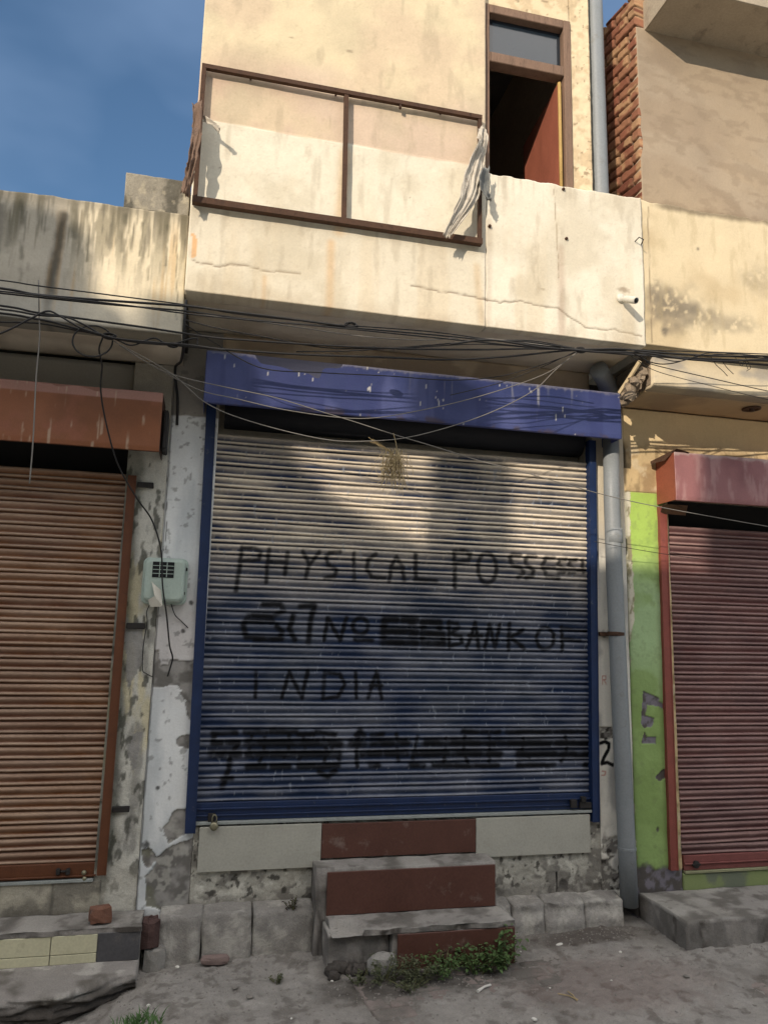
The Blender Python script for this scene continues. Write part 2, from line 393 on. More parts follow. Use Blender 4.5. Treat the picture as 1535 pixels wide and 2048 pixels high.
ca, sa = math.cos(.1), math.sin(.1)
pv = sheet('pavement', (1.1, -3.4, -.022), (ca, sa, 0), (-sa, ca, 0), 3.2, 2.9, .012, m_rough, None, pave_col, pave_d, .05)
tag(pv, 'worn reddish block paving half buried in dirt', None, kind='structure')

# ------------------------------------------------------------------ CENTRAL BUILDING
cb = thing('shop_building', 'middle cream two storey shop with blue roller shutter, deep first floor parapet and one window', 'building', (1.15, .3, 0))
YF = -.55
CREAM = S('#d3c7ae'); CREAM2 = S('#d6cdb6'); PINK = S('#ccb59c')
crack1 = xz([(385, 520), (410, 527), (430, 531), (480, 528), (530, 540), (600, 548)], YF)
crack2 = xz([(970, 597), (1000, 606), (1040, 600), (1080, 612), (1115, 615), (1170, 655), (1230, 660), (1285, 672)], YF)
crack3 = xz([(820, 572), (900, 585), (975, 600)], YF)
def fasc_col(u, v, X, Z):
    ztop = 4.565+(fbm(X, Z*0, 3, 3, 90)-.5)*.02
    col = np.broadcast_to(CREAM, u.shape+(3,)).copy()
    col = lerp(col, CREAM2, ss(.35, .65, fbm(X, Z, 1.3, 4, 91))*.7)
    # white-washed band between the sign frame and the parapet top
    band = ss(4.0, 4.03, Z+(fbm(X, Z, 12, 3, 92)-.5)*.03)*ss(1.55, 1.45, X)
    col = lerp(col, S('#dcd4bd'), band*.8)
    col = lerp(col, S('#ddd5c0'), ss(1.47, 1.5, X)*.85)
    # upper storey: pinker
    up = ss(ztop-.004, ztop+.004, Z)
    pk = lerp(np.broadcast_to(PINK, u.shape+(3,)), S('#d6c5a0'), ss(4.75, 5.05, Z+(fbm(X, Z, 2, 3, 93)-.5)*.5))
    pk = lerp(pk, S('#c2a58a'), .6*blob(X, Z, -.05, 4.75, .35, .28, .7, .4, 4))
    pk = lerp(pk, S('#cdb898'), ss(.5, .7, fbm(X, Z, 2.6, 5, 99)))
    col = col*(1-up[..., None])+pk*up[..., None]
    # stains: vertical runs
    run = fbm(X, Z*.12, 9, 4, 94)
    col = lerp(col, S('#c9b592'), .35*ss(.52, .68, run)*ss(4.6, 3.6, Z))
    col = lerp(col, S('#d2a56a'), .55*line(X, Z, [(.555, 3.92), (.56, 3.53)], .022, .9))
    col = lerp(col, S('#c79f6c'), .5*line(X, Z, [(.19, 3.66), (.19, 3.52)], .012, .9))
    col = lerp(col, S('#d8b078'), .5*line(X, Z, [(.62, 4.5), (.60, 4.0)], .03, .95))
    col = lerp(col, S('#c9a878'), .4*line(X, Z, [(1.44, 3.9), (1.47, 3.55)], .02, .9))
    col = lerp(col, S('#b59a86'), .55*line(X, Z, [(1.99, 4.1), (1.985, 3.55)], .022, .9, .003))
    col = lerp(col, S('#b9a58f'), .35*line(X, Z, [(1.52, 4.2), (1.51, 3.56)], .018, .9, .003))
    col = lerp(col, S('#d99a4e'), .7*poly(X, Z, xz([(383, 465), (393, 470), (392, 515), (384, 515)], YF), .004))
    for c_ in (crack1, crack2, crack3): col = lerp(col, S('#6e5a48'), .7*line(X, Z, c_, .0045, .7, .012, 18))
    col = lerp(col, S('#86705a'), .7*line(X, Z, [(1.95, 4.49), (1.965, 4.1), (1.97, 3.9)], .003, .5, .006, 20))
    # chipped spots
    for (a, b, r) in ((582, 72, .012), (698, 100, .02), (1085, 578, .014), (440, 335, .006), (820, 395, .005), (1245, 580, .04)):
        q = at(a, b, YF); col = lerp(col, S('#8d7a62'), .7*blob(X, Z, q[0], q[2], r, r*.45, .4, .6, 60))
    col = lerp(col, S('#b3a588'), .40*ss(.48, .72, fbm(X, Z, 3.4, 6, 190)))
    col = lerp(col, S('#9c8d74'), .30*ss(.60, .78, fbm(X*1.0, Z*.25, 18, 5, 191)))
    col = lerp(col, S('#a59780'), .35*ss(.55, .75, fbm(X, Z*.1, 40, 3, 192))*ss(.25, 0, 4.53-Z)*ss(4.57, 4.55, Z)*ss(1.4, 1.5, X))
    sp = fbm(X, Z, 60, 3, 96)
    col = lerp(col, S('#a08a6c'), .16*ss(.72, .8, sp))
    col = lerp(col, S('#b6a184'), .25*ss(3.62, 3.53, Z)*ss(.4, .6, fbm(X, Z, 14, 3, 97)))
    return col*(.97+.06*fbm(X, Z, 22, 3, 98))[..., None]
def fasc_d(u, v, X, Z):
    d = (fbm(X, Z, 2.5, 4, 100)-.5)*.012+(fbm(X, Z, 14, 3, 101)-.5)*.003
    for c_ in (crack1, crack2, crack3): d = d-.004*line(X, Z, c_, .0045, .7, .012, 18)
    return d-.006*ss(4.56, 4.57, Z)
XL, XP, XR = -.235, 1.495, 2.555
sheet('upper_wall', (XL, YF, 3.525), (1, 0, 0), (0, 0, 1), XP-XL, 2.964, .009, m_wall, cb, fasc_col, fasc_d, .12)
sheet('parapet', (XP+.002, YF, 3.525), (1, 0, 0), (0, 0, 1), XR-XP-.002, 1.0, .008, m_wall, cb, fasc_col, fasc_d, .075, ragged=.012)
# soffit slab
def soff_col(u, v, X, Z):
    c_ = np.broadcast_to(S('#ddd0b8'), u.shape+(3,))
    c_ = lerp(c_, S('#c4b59c'), ss(.4, .7, fbm(u, v, 3, 4, 110)))
    return lerp(c_, S('#e2d3b6'), .6*ss(.5, .8, u/2.8))
sheet('balcony_slab', (XL+.002, .02, 3.53), (1, 0, 0), (0, -1, 0), XR-XL-.004, .50, .02, m_wall, cb, soff_col, lambda u, v, X, Z: (fbm(u, v, 5, 3, 111)-.5)*.006, .06)
# plain rear parts of the upper floor round a dark room
b = MB(); b.box(XL, XL+.12, -.425, 3.2, 3.6, 6.5); b.box(XL+.121, 2.4, 3.08, 3.2, 3.6, 6.5); b.box(2.28, 2.4, -.30, 3.079, 3.6, 6.5)
b.build('side_wall', m_opp, cb)
MB().box(XL-.01, 2.42, -.565, 3.2, 6.492, 6.62).build('roof_slab', m_roofc, cb)
MB().box(XL+.13, 2.27, -.4, 3.07, 3.6, 3.7).build('room_floor', m_dark, cb)
# window wall: head above and plaster strip right of the frame
WY = -.50
def strip_col(u, v, X, Z):
    c_ = np.broadcast_to(S('#dcc7a0'), u.shape+(3,)); c_ = lerp(c_, S('#bfa57e'), .6*ss(.5, .65, fbm(X, Z, 16, 4, 120)))
    return lerp(c_, S('#6f563e'), .6*ss(.74, .80, fbm(X, Z, 34, 3, 121)))
sheet('window_pier', (2.105, WY, 4.3), (1, 0, 0), (0, 0, 1), .14, 2.19, .008, m_wall, cb, strip_col, lambda u, v, X, Z: (fbm(X, Z, 22, 4, 122)-.5)*.012, .15)
sheet('window_head', (1.497, WY, 5.765), (1, 0, 0), (0, 0, 1), .606, .72, .012, m_wall, cb, strip_col, None, .15)
# window
wf = MB()
def bar(x0, x1, z0, z1, y0, y1, bv=.004): wf.box(x0, x1, y0, y1, z0, z1, bv)
bar(1.498, 1.535, 4.4, 5.762, -.515, -.43); bar(2.053, 2.104, 4.4, 5.762, -.515, -.43)
bar(1.536, 2.052, 5.70, 5.762, -.514, -.431); bar(1.536, 2.052, 5.345, 5.415, -.514, -.431)
win = wf.build('window', m_wood, cb)
MB().box(1.537, 2.051, -.462, -.458, 5.416, 5.699).build('pane', m_glass, win)
lf = MB(); v = [(2.045, -.47, 4.45), (2.045, .08, 4.45), (2.045, .08, 5.24), (2.045, -.47, 5.31), (2.023, -.47, 4.45), (2.023, .08, 4.45), (2.023, .08, 5.24), (2.023, -.47, 5.31)]
lf.add(v, [(0, 3, 2, 1), (4, 5, 6, 7), (0, 1, 5, 4), (1, 2, 6, 5), (2, 3, 7, 6), (3, 0, 4, 7)])
lf.build('shutter_leaf', m_ply, win)
sb = MB(); sb.tube([(2.03, -.49, 4.42), (2.028, -.492, 4.8), (2.03, -.488, 5.1), (2.03, -.485, 5.31)], .012, 8)
sb.build('wood_strip', m_bamboo, win, True)

# lower walls
WHITE = S('#d9dbd9')
pp = lambda L_, sc, ox, oy: [(ox+a/sc, oy+b_/sc) for a, b_ in L_]
peelL = [xz(pp(q, 3.337, 0, 1050)) for q in (
    [(1010, 840), (1060, 835), (1065, 900), (1075, 940), (1110, 935), (1140, 900), (1300, 905), (1300, 1200), (1250, 1180), (1215, 1140), (1215, 1110), (1170, 1070), (1110, 1080), (1060, 1090), (1010, 1080), (1000, 1000), (1005, 940)],
    [(1170, 1440), (1215, 1405), (1275, 1400), (1260, 1500), (1200, 1480)], [(1240, 1190), (1290, 1180), (1290, 1320), (1260, 1300)])]
peelL += [xz(pp(q, 3.655, 0, 1580)) for q in (
    [(1280, 150), (1370, 130), (1365, 310), (1230, 390), (1185, 280), (1230, 230)],
    [(1200, 430), (1260, 400), (1480, 330), (1500, 900), (1060, 860), (1060, 640), (1090, 600), (1130, 560), (1140, 500)], [(1040, 450), (1090, 420), (1150, 500), (1080, 580), (1040, 520)])]
peelL2 = [xz(pp(q, 3.337, 0, 1050)) for q in ([(890, 1390), (950, 1380), (930, 1470), (910, 1600), (880, 1640), (850, 1500)], [(830, 700), (960, 640), (960, 900), (860, 1100), (840, 1000)])]
def pilL_mask(X, Z):
    m_ = np.zeros_like(X)
    for i, q in enumerate(peelL): m_ = np.maximum(m_, poly(X, Z, q, .01, 30, 130+i))
    return m_
def pilL_col(u, v, X, Z):
    c_ = np.broadcast_to(WHITE, u.shape+(3,)); c_ = lerp(c_, S('#aeb4b6'), ss(.4, .7, fbm(X, Z*.3, 7, 4, 140))*.7)
    c_ = lerp(c_, S('#b7aaa4'), .5*blob(X, Z, -.2, 1.65, .2, .25, .8))
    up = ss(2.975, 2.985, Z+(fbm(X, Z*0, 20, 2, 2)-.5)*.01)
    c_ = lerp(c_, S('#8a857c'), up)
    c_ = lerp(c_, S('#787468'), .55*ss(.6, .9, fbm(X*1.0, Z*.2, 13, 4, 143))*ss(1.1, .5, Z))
    c_ = lerp(c_, S('#5c5a55'), .5*ss(.69, .76, fbm(X, Z, 32, 3, 144)))
    pm = pilL_mask(X, Z); g = lerp(np.broadcast_to(S('#94918c'), u.shape+(3,)), S('#6c6964'), ss(.4, .68, fbm(X, Z, 18, 4, 141)))
    g = lerp(g, S('#6f7058'), .6*ss(.5, .65, fbm(X, Z, 7, 3, 145))*ss(.75, .5, Z))
    g = lerp(g, S('#a5a39a'), .7*ss(.62, .7, fbm(X, Z, 22, 3, 146))*ss(.8, .6, Z))
    c_ = lerp(c_, g, pm)
    for (a, b_, r) in ((382, 1205, .012), (366, 1262, .014), (315, 1576, .009), (292, 1690, .018), (400, 875, .006)):
        q = at(a, b_); c_ = lerp(c_, S('#2c2926'), .85*blob(X, Z, q[0], q[2], r, r*1.1, .4, .5, 60))
    c_ = lerp(c_, S('#3b3936'), .75*line(X, Z, [(-.29, 3.5), (-.285, 2.9), (-.29, .2)], .004, .6, .004, 12))
    c_ = lerp(c_, S('#4a4844'), .8*line(X, Z, xz([(330, 880), (334, 1000), (331, 1100)]), .0016, .6, .004, 12))
    return c_
def pilL_d(u, v, X, Z): return (fbm(X, Z, 6, 4, 142)-.5)*.008-.007*pilL_mask(X, Z)*(.6+.8*fbm(X, Z, 24, 3, 147))
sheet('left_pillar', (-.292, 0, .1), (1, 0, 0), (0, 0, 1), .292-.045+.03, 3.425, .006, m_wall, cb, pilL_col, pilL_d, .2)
# right narrow pillar (behind the drainpipe)
XPR = 2.47
two = xz(pp([(1396, 650), (1425, 640), (1455, 655), (1450, 700), (1420, 750), (1405, 795), (1440, 785), (1478, 803)], 3.4886, 800, 1300))
Rm = [xz(pp(q, 3.414, 1100, 1100)) for q in ([(355, 915), (355, 860), (378, 860), (378, 885), (355, 888)], [(365, 888), (380, 915)], [(352, 1510), (375, 1512), (372, 1538), (350, 1538)])]
def pilR_peel(X, Z):
    m_ = ss(.60, .40, Z)*ss(.42, .52, fbm(X, Z, 16, 4, 150))
    q = at(1220, 1460); m_ = np.maximum(m_, poly(X, Z, xz([(1198, 1455), (1226, 1455), (1226, 1478), (1198, 1478)]), .003))
    q = at(1225, 1690); m_ = np.maximum(m_, blob(X, Z, q[0], q[2], .06, .05, .2, .5, 20))
    return np.clip(m_, 0, 1)
def pilR_col(u, v, X, Z):
    c_ = np.broadcast_to(S('#d6d2c6'), u.shape+(3,)); c_ = lerp(c_, S('#aaa8a2'), ss(.45, .7, fbm(X, Z*.4, 9, 4, 151)))
    c_ = lerp(c_, S('#d8c9a8'), ss(2.2, 2.6, Z)*.6)
    g = lerp(np.broadcast_to(S('#726e68'), u.shape+(3,)), S('#a7a49a'), ss(.5, .62, fbm(X, Z, 40, 3, 152)))
    g = lerp(g, S('#3e3a36'), ss(.6, .68, fbm(X, Z, 30, 3, 153)))
    c_ = lerp(c_, g, pilR_peel(X, Z))
    c_ = lerp(c_, S('#0c0c0e'), line(X, Z, two, .012, .25, .003, 40))
    for q in Rm: c_ = lerp(c_, S('#b0523c'), .7*line(X, Z, q, .004, .5))
    q = at(1205, 1268); c_ = lerp(c_, S('#4a443c'), .8*blob(X, Z, q[0], q[2], .03, .02, .4, .6, 40))
    c_ = lerp(c_, S('#121214'), blob(X, Z, 2.478, 2.26, .022, .045, .3, .3, 40))
    return c_
sheet('right_pillar', (XPR, 0, .1), (1, 0, 0), (0, 0, 1), .235, 3.16, .006, m_wall, cb, pilR_col, lambda u, v, X, Z: (fbm(X, Z, 10, 4, 154)-.5)*.008-.008*pilR_peel(X, Z), .2)
# header wall above the shutter
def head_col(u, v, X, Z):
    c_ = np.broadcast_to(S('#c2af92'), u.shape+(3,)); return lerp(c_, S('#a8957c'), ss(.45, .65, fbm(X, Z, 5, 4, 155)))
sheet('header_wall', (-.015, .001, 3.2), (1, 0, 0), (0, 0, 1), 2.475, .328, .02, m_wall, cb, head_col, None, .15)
# plinth below the shutter
def pl_peel(X, Z): return ss(.45, .58, fbm(X, Z, 9, 4, 160))
def pl_col(u, v, X, Z):
    c_ = np.broadcast_to(S('#a7a498'), u.shape+(3,)); c_ = lerp(c_, S('#6f6b64'), pl_peel(X, Z)*.8)
    c_ = lerp(c_, S('#c4c1b4'), .7*ss(.56, .64, fbm(X, Z, 26, 4, 161)))
    c_ = lerp(c_, S('#3c3934'), .85*ss(.66, .72, fbm(X, Z, 26, 4, 162)))
    q = at(1125, 1770); c_ = lerp(c_, S('#1f1d1b'), line(X, Z, xz([(1112, 1745), (1113, 1785)]), .006, .4)+blob(X, Z, q[0], q[2], .03, .03, .3, .5, 30)*.9)
    return lerp(c_, S('#6d6862'), .6*ss(.28, .2, Z))
sheet('plinth', (-.014, -.0, .0), (1, 0, 0), (0, 0, 1), 2.483, .625, .006, m_rough, cb, pl_col, lambda u, v, X, Z: (fbm(X, Z, 12, 5, 163)-.5)*.03*ss(.42, .36, Z)-.004, .2)
def tile(x0, x1, z0, z1, m, name='tile_panel', y=-.022, th=.017, p=cb): return MB().box(x0, x1, y, y+th, z0, z1, .002).build(name, m, p)
zt = .628
tile(.018, .700, .392, zt, m_creamtile)
tile(1.637, 2.385, .404, zt, m_creamtile)
tile(.703, 1.634, .437, zt-.004, m_redtile, 'red_tile_panel')
# curbs of rounded cement blocks at the foot of the wall
def curb(name, xs, zt_, yf, z0=-.08):
    mb = MB()
    for i in range(len(xs)-1):
        x0, x1 = xs[i]+.003, xs[i+1]-.003
        nx, ny = 22, 12
        prof = [(0.03, zt_+.02), (-.02, zt_+.012), (yf*.55, zt_+.004), (yf*.90, zt_-.002), (yf*.985, zt_-.010), (yf, zt_-.03), (yf-.002, zt_-.08), (yf-.004, zt_*.5), (yf-.008, .03), (yf-.014, z0)]
        v = []; f = []
        for a in range(nx+1):
            t = a/nx; x = x0+(x1-x0)*t; e = (1-(2*t-1)**16)
            for k, (y, z) in enumerate(prof):
                nn = float(fbm(np.array(x*1.0), np.array(z+y), 12, 4, 170))-.5
                v.append((x+(float(vn(np.array(z*22.), np.array(xs[i]*7), 171))-.5)*.016*abs(2*t-1), .03+(y-.03)*(.93+.07*e)+nn*.05, z0+(z-z0)*(.985+.015*e)+nn*.03))
        n = len(prof)
        for a in range(nx):
            for k in range(n-1): f.append((a*n+k, a*n+k+1, (a+1)*n+k+1, (a+1)*n+k))
        f.append(tuple(range(n))[::-1]); f.append(tuple(range(nx*n, nx*n+n)))
        mb.add(v, f)
    return mb.build(name, mat('curb_cement', S('#85817b'), .95, .25, 9, 55, .008, stain=(7, .47, S('#aeaaa0'), .75)), cb, True)
curb('curb', [-.17, .06, .325, .66], .207, -.115)
curb('curb', [1.715, 1.83, 2.04, 2.30, 2.56], .158, -.10)

# roller shutter -------------------------------------------------------------
PROF = [(1.0, -.004), (.96, .009), (.89, .0145), (.80, .017), (.71, .0155), (.60, .011), (.50, .0065), (.42, .004), (.37, .0045), (.33, .010), (.26, .0145), (.19, .0145), (.12, .009), (.07, -.003), (.03, -.007)]
KT = [.25, .50, .68, .62, .38, .20, .08, .04, .12, .6, 1., .8, .30, .03, .03]  # dust share per profile point; also sets the painted slat highlights
def shutter(name, x0, x1, z0, z1, Y, pitch, nx, colfn, parent, seed, dent=.006):
    n = int(round((z1-z0)/pitch)); xs = np.linspace(x0, x1, nx); rows = []; dd = []; kk = []; si = []
    for i in range(n):
        for j in range(len(PROF)-1, -1, -1):
            rows.append(z0+(i+PROF[j][0])*pitch); dd.append(PROF[j][1]); kk.append(KT[j]); si.append(i)
    X, Z = np.meshgrid(xs, np.array(rows)); D = np.repeat(np.array(dd)[:, None], nx, 1); K = np.repeat(np.array(kk)[:, None], nx, 1); I = np.repeat(np.array(si)[:, None], nx, 1)
    Zw = Z+(vn(X*1.3, I*5.3, seed)-.5)*.006+(vn(X*5, I*9.3, seed+1)-.5)*.002
    Yw = Y-D-(fbm(X, Z, 1.6, 3, seed+2)-.5)*dent*2-(vn(X*3, I*3.7, seed+3)-.5)*.006-.006*ss(.70, .8, fbm(X, Z, 5, 2, seed+5))
    col = colfn(X, Z, K, I)
    idx = np.arange(X.size).reshape(X.shape)
    F = np.stack([idx[:-1, :-1], idx[:-1, 1:], idx[1:, 1:], idx[1:, :-1]], -1).reshape(-1, 4)
    return mk(name, np.stack([X, Yw, Zw], -1).reshape(-1, 3), F, m_shut, parent, True, col.reshape(-1, 3))

c1 = lambda q: xz(pp(q, 3.8375, 430, 1080), .02)
c2 = lambda q: xz(pp(q, 3.655, 820, 1080), .02)
c3 = lambda q: xz(pp(q, 3.4886, 380, 1300), .02)
c4 = lambda q: xz(pp(q, 3.4886, 800, 1300), .02)
def ell(cx, cy, rx, ry, n=16): return [(cx+rx*math.cos(2*math.pi*k/n), cy+ry*math.sin(2*math.pi*k/n)) for k in range(n+1)]
ST = []
def st(w, *ls):
    for q in ls: ST.append((q, w))
st(.010, c1([(205, 55), (190, 200), (160, 385)]), c1([(205, 60), (300, 62), (350, 90), (335, 150), (190, 160)]),   # P
   c1([(415, 70), (400, 200), (390, 330)]), c1([(555, 100), (535, 260)]), c1([(400, 165), (550, 172)]),           # H
   c1([(675, 90), (725, 185)]), c1([(800, 95), (720, 190), (695, 285)]),                                          # Y
   c1([(960, 95), (880, 100), (850, 130), (865, 185), (930, 225), (915, 280), (840, 290)]),                       # S
   c1([(1065, 105), (1065, 300)]), c1([(1230, 115), (1175, 150), (1165, 220), (1200, 285), (1300, 292)]),         # I C
   c1([(1335, 315), (1350, 200), (1390, 130), (1430, 190), (1450, 310)]), c1([(1345, 215), (1445, 215)]))         # A
st(.011, c2([(38, 110), (38, 290), (190, 300)]),                                                                  # L
   c2([(320, 80), (325, 345)]), c2([(320, 82), (400, 78), (440, 100), (425, 150), (330, 165)]),                   # P
   c2(ell(560, 205, 68, 112)),                                                                                    # O
   c2([(805, 108), (750, 102), (725, 130), (745, 180), (810, 205), (830, 245), (785, 272)]),                      # S
   c2([(915, 118), (860, 118), (838, 145), (850, 185), (900, 220), (895, 262), (845, 275)]),                      # S
   c2([(1050, 128), (990, 130), (965, 190), (1000, 260), (1085, 278)]), c2([(970, 200), (1055, 200)]),            # E
   c2([(1140, 140), (1095, 145), (1080, 175), (1130, 205), (1120, 235), (1085, 240)]),
   c2([(1215, 145), (1170, 150), (1160, 180), (1205, 210), (1195, 235), (1160, 240)]), c2([(1260, 150), (1262, 235)]),
   c2([(1300, 150), (1302, 230)]), c2([(1080, 218), (1310, 225)]))
st(.013, c1([(370, 492), (500, 495), (525, 545), (440, 590), (290, 580)]), c1([(260, 585), (215, 650), (240, 750), (490, 762), (515, 700), (470, 660)]),
   c1([(230, 622), (440, 625)]), c1([(600, 580), (570, 680), (610, 765)]), c1([(650, 510), (765, 503), (735, 600), (715, 785)]), c1([(300, 765), (510, 765)]))
st(.010, c1([(835, 770), (865, 600), (960, 770), (1005, 600)]), c1(ell(1115, 660, 58, 62)), c1([(1070, 765), (1205, 772)]))
st(.019, c1([(1300, 610), (1390, 612)]), c1([(1440, 612), (1540, 615)]), c1([(1295, 700), (1540, 705)]), c1([(1290, 785), (1400, 785), (1540, 790)]), c1([(1300, 610), (1290, 780)]),
   c2([(0, 600), (30, 600)]), c2([(90, 600), (210, 605), (215, 640)]), c2([(0, 680), (40, 682)]), c2([(90, 680), (235, 688)]), c2([(100, 755), (240, 760), (235, 690)]), c2([(95, 605), (95, 750)]))
st(.010, c2([(280, 600), (285, 785)]), c2([(280, 605), (340, 612), (350, 640), (290, 680), (370, 700), (375, 750), (290, 775)]),
   c2([(415, 790), (470, 605), (500, 790)]), c2([(430, 695), (520, 700)]), c2([(545, 785), (575, 620), (620, 785), (650, 620)]),
   c2([(720, 612), (715, 800)]), c2([(820, 655), (730, 710), (830, 795)]), c2(ell(985, 720, 65, 82)), c2([(1105, 640), (1110, 810)]), c2([(1105, 652), (1290, 662)]), c2([(1105, 725), (1240, 735)]))
st(.009, c3([(460, 150), (455, 332)]), c3([(640, 335), (690, 150), (780, 335), (820, 150)]), c3([(940, 155), (925, 340)]), c3([(940, 157), (1040, 165), (1078, 240), (1030, 328), (925, 338)]),
   c3([(1155, 160), (1160, 332)]), c3([(1240, 335), (1300, 150), (1335, 342)]), c3([(1255, 245), (1335, 247)]))
st(.013, c3([(160, 580), (320, 575)]), c3([(170, 600), (160, 650), (220, 650)]), c3([(260, 645), (340, 645), (290, 720)]), c3([(280, 720), (270, 830), (225, 960)]),
   c3([(385, 575), (530, 572)]), c3([(560, 570), (740, 575)]), c3([(755, 590), (860, 590)]), c3([(880, 575), (1010, 590)]),
   c3([(1160, 600), (1185, 560), (1210, 600)]), c3([(1270, 600), (1340, 590)]), c3([(900, 850), (960, 885), (1010, 845)]),
   c3([(400, 815), (520, 812)]), c3([(570, 815), (690, 812)]), c3([(755, 812), (865, 812)]), c3([(890, 815), (1030, 805)]), c3([(1255, 805), (1310, 805)]), c3([(225, 900), (290, 895)]),
   c4([(440, 572), (540, 575)]), c4([(565, 575), (690, 575)]), c4([(745, 575), (1345, 575)]), c4([(70, 805), (160, 805)]), c4([(230, 805), (680, 805)]), c4([(820, 805), (1070, 805)]), c4([(1290, 805), (1345, 805)]))
st(.020, c3([(150, 725), (340, 722)]), c3([(400, 645), (530, 645)]), c3([(560, 645), (740, 650)]), c3([(760, 648), (860, 650)]), c3([(885, 645), (1040, 655)]),
   c3([(400, 725), (535, 722)]), c3([(575, 725), (725, 722)]), c3([(760, 722), (865, 722)]), c3([(890, 722), (1030, 725)]), c3([(1130, 650), (1210, 652)]), c3([(1270, 650), (1510, 650)]), c3([(1200, 725), (1325, 722)]), c3([(1370, 722), (1510, 722)]),
   c4([(0, 650), (30, 650)]), c4([(180, 650), (460, 650)]), c4([(480, 650), (720, 650)]), c4([(750, 650), (1345, 655)]), c4([(0, 722), (20, 722)]), c4([(95, 722), (335, 722)]), c4([(370, 722), (690, 728)]), c4([(825, 725), (1345, 728)]))
for x_ in (430, 520, 690, 790, 930, 1010, 1180, 1440): st(.010, c3([(x_, rng.uniform(580, 640)), (x_+rng.uniform(-25, 25), 700), (x_+rng.uniform(-40, 40), rng.uniform(740, 830))]))
for x_ in (120, 320, 450, 620, 860, 1150): st(.010, c4([(x_, rng.uniform(580, 640)), (x_+rng.uniform(-25, 25), 700), (x_+rng.uniform(-40, 40), rng.uniform(740, 815))]))
def blue_col(X, Z, K, I):
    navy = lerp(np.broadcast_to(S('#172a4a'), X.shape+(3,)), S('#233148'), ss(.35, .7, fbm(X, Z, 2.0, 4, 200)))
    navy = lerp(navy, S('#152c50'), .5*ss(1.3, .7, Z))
    dusty = lerp(np.broadcast_to(S('#8d8f96'), X.shape+(3,)), S('#dccdb4'), ss(1.7, 2.4, Z))  # dust colour, with sunlit brightness painted in towards the top
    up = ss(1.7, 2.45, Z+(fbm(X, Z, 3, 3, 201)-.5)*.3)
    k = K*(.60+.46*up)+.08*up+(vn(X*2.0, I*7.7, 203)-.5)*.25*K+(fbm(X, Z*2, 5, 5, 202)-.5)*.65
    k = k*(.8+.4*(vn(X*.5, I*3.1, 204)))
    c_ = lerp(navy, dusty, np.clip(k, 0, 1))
    c_ = lerp(c_, S('#bcb2a0'), .35*ss(.74, .8, fbm(X, Z, 38, 3, 205))*up)
    c_ = lerp(c_, S('#8d94a0'), .5*ss(.80, .86, fbm(X, Z*.4, 60, 2, 206)))
    p = np.zeros_like(X); X2, Z2 = warp(X, Z, .004, 30, 210)
    for q, w in ST:
        a = np.array(q); bb = (X2 > a[:, 0].min()-.05) & (X2 < a[:, 0].max()+.05) & (Z2 > a[:, 1].min()-.05) & (Z2 < a[:, 1].max()+.05)
        if bb.any(): p[bb] = np.maximum(p[bb], line(X2[bb], Z2[bb], q, w*1.3, .7))
    p = p*(.78+.22*ss(.25, .50, fbm(X, Z, 20, 3, 212)))*(.88+.12*ss(1.95, 1.85, Z))
    p = p*(1-.42*ss(.80, 1, K)*(.5+.7*vn(X*9, I*2.2, 211)))
    return lerp(c_, S('#08090d'), np.clip(p*1.05, 0, 1)*.96)
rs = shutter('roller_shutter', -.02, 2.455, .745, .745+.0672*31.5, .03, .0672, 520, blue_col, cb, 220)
bb = MB(); bb.box(-.015, 2.45, .004, .03, .655, .752, .003); bb.box(-.015, 2.45, -.008, .003, .715, .725, .002); bb.box(-.015, 2.45, -.006, .003, .680, .688, .002)
bb.build('bottom_rail', m_bluerail, rs)
MB().box(-.01, 2.43, -.02, .02, .638, .654, .002).build('bottom_lip', mat('pale_lip', S('#8e938f'), .6, .25, 14, 50, .001), rs)
lk = MB(); lk.box(2.26, 2.30, -.025, .003, .67, .72, .003, .002); lk.box(2.32, 2.40, -.022, .003, .665, .70, .003, .002); lk.box(2.33, 2.36, -.03, .0, .70, .735, .003, .002)
lk.build('lock_hasp', m_darkiron, rs); MB().box(.06, .10, -.02, .002, .655, .70, .003, .002).build('lock_hasp', m_darkiron, rs)
pk = MB(); q = at(428, 1648, -.04)
pk.tube([(q[0]-.012, -.045, q[2]+.0), (q[0]-.012, -.045, q[2]+.035), (q[0]-.006, -.045, q[2]+.047), (q[0]+.006, -.045, q[2]+.047), (q[0]+.012, -.045, q[2]+.035), (q[0]+.012, -.045, q[2]+.0)], .0035, 8)
pk.lathe([(.010, -.013), (.021, -.010), (.024, 0), (.021, .010), (.010, .013)], (q[0], -.045, q[2]-.012), 'Y', 18)
pk.build('padlock', m_brass, rs, True)

def rail(p1, p2, w, y0, y1, m, name='guide_rail', parent=cb, lip=True):
    """vertical U channel from two measured corner points of its left edge"""
    a = at(*p1, y0); b_ = at(*p2, y0); mb = MB()
    zt_, zb = a[2], b_[2]; xt, xb = a[0], b_[0]
    def col_(xo0, xo1, ya, yb):
        v = []
        for (x, z) in ((xb, zb), (xt, zt_)):
            v += [(x+xo0, ya, z), (x+xo1, ya, z), (x+xo1, yb, z), (x+xo0, yb, z)]
        mb.add(v, [(0, 3, 2, 1), (4, 5, 6, 7), (0, 1, 5, 4), (1, 2, 6, 5), (2, 3, 7, 6), (3, 0, 4, 7)])
    col_(0, w, y0, y0+.005); col_(0, .005, y0+.0051, y1); 
    if lip: col_(w-.007, w-.001, y0-.004, y0-.0003)
    return mb.build(name, m, parent)
rail((414, 790), (369, 1668), .058, -.03, .03, m_bluerail)
rail((1178, 880), (1185, 1645), .048, -.03, .03, m_bluerail)

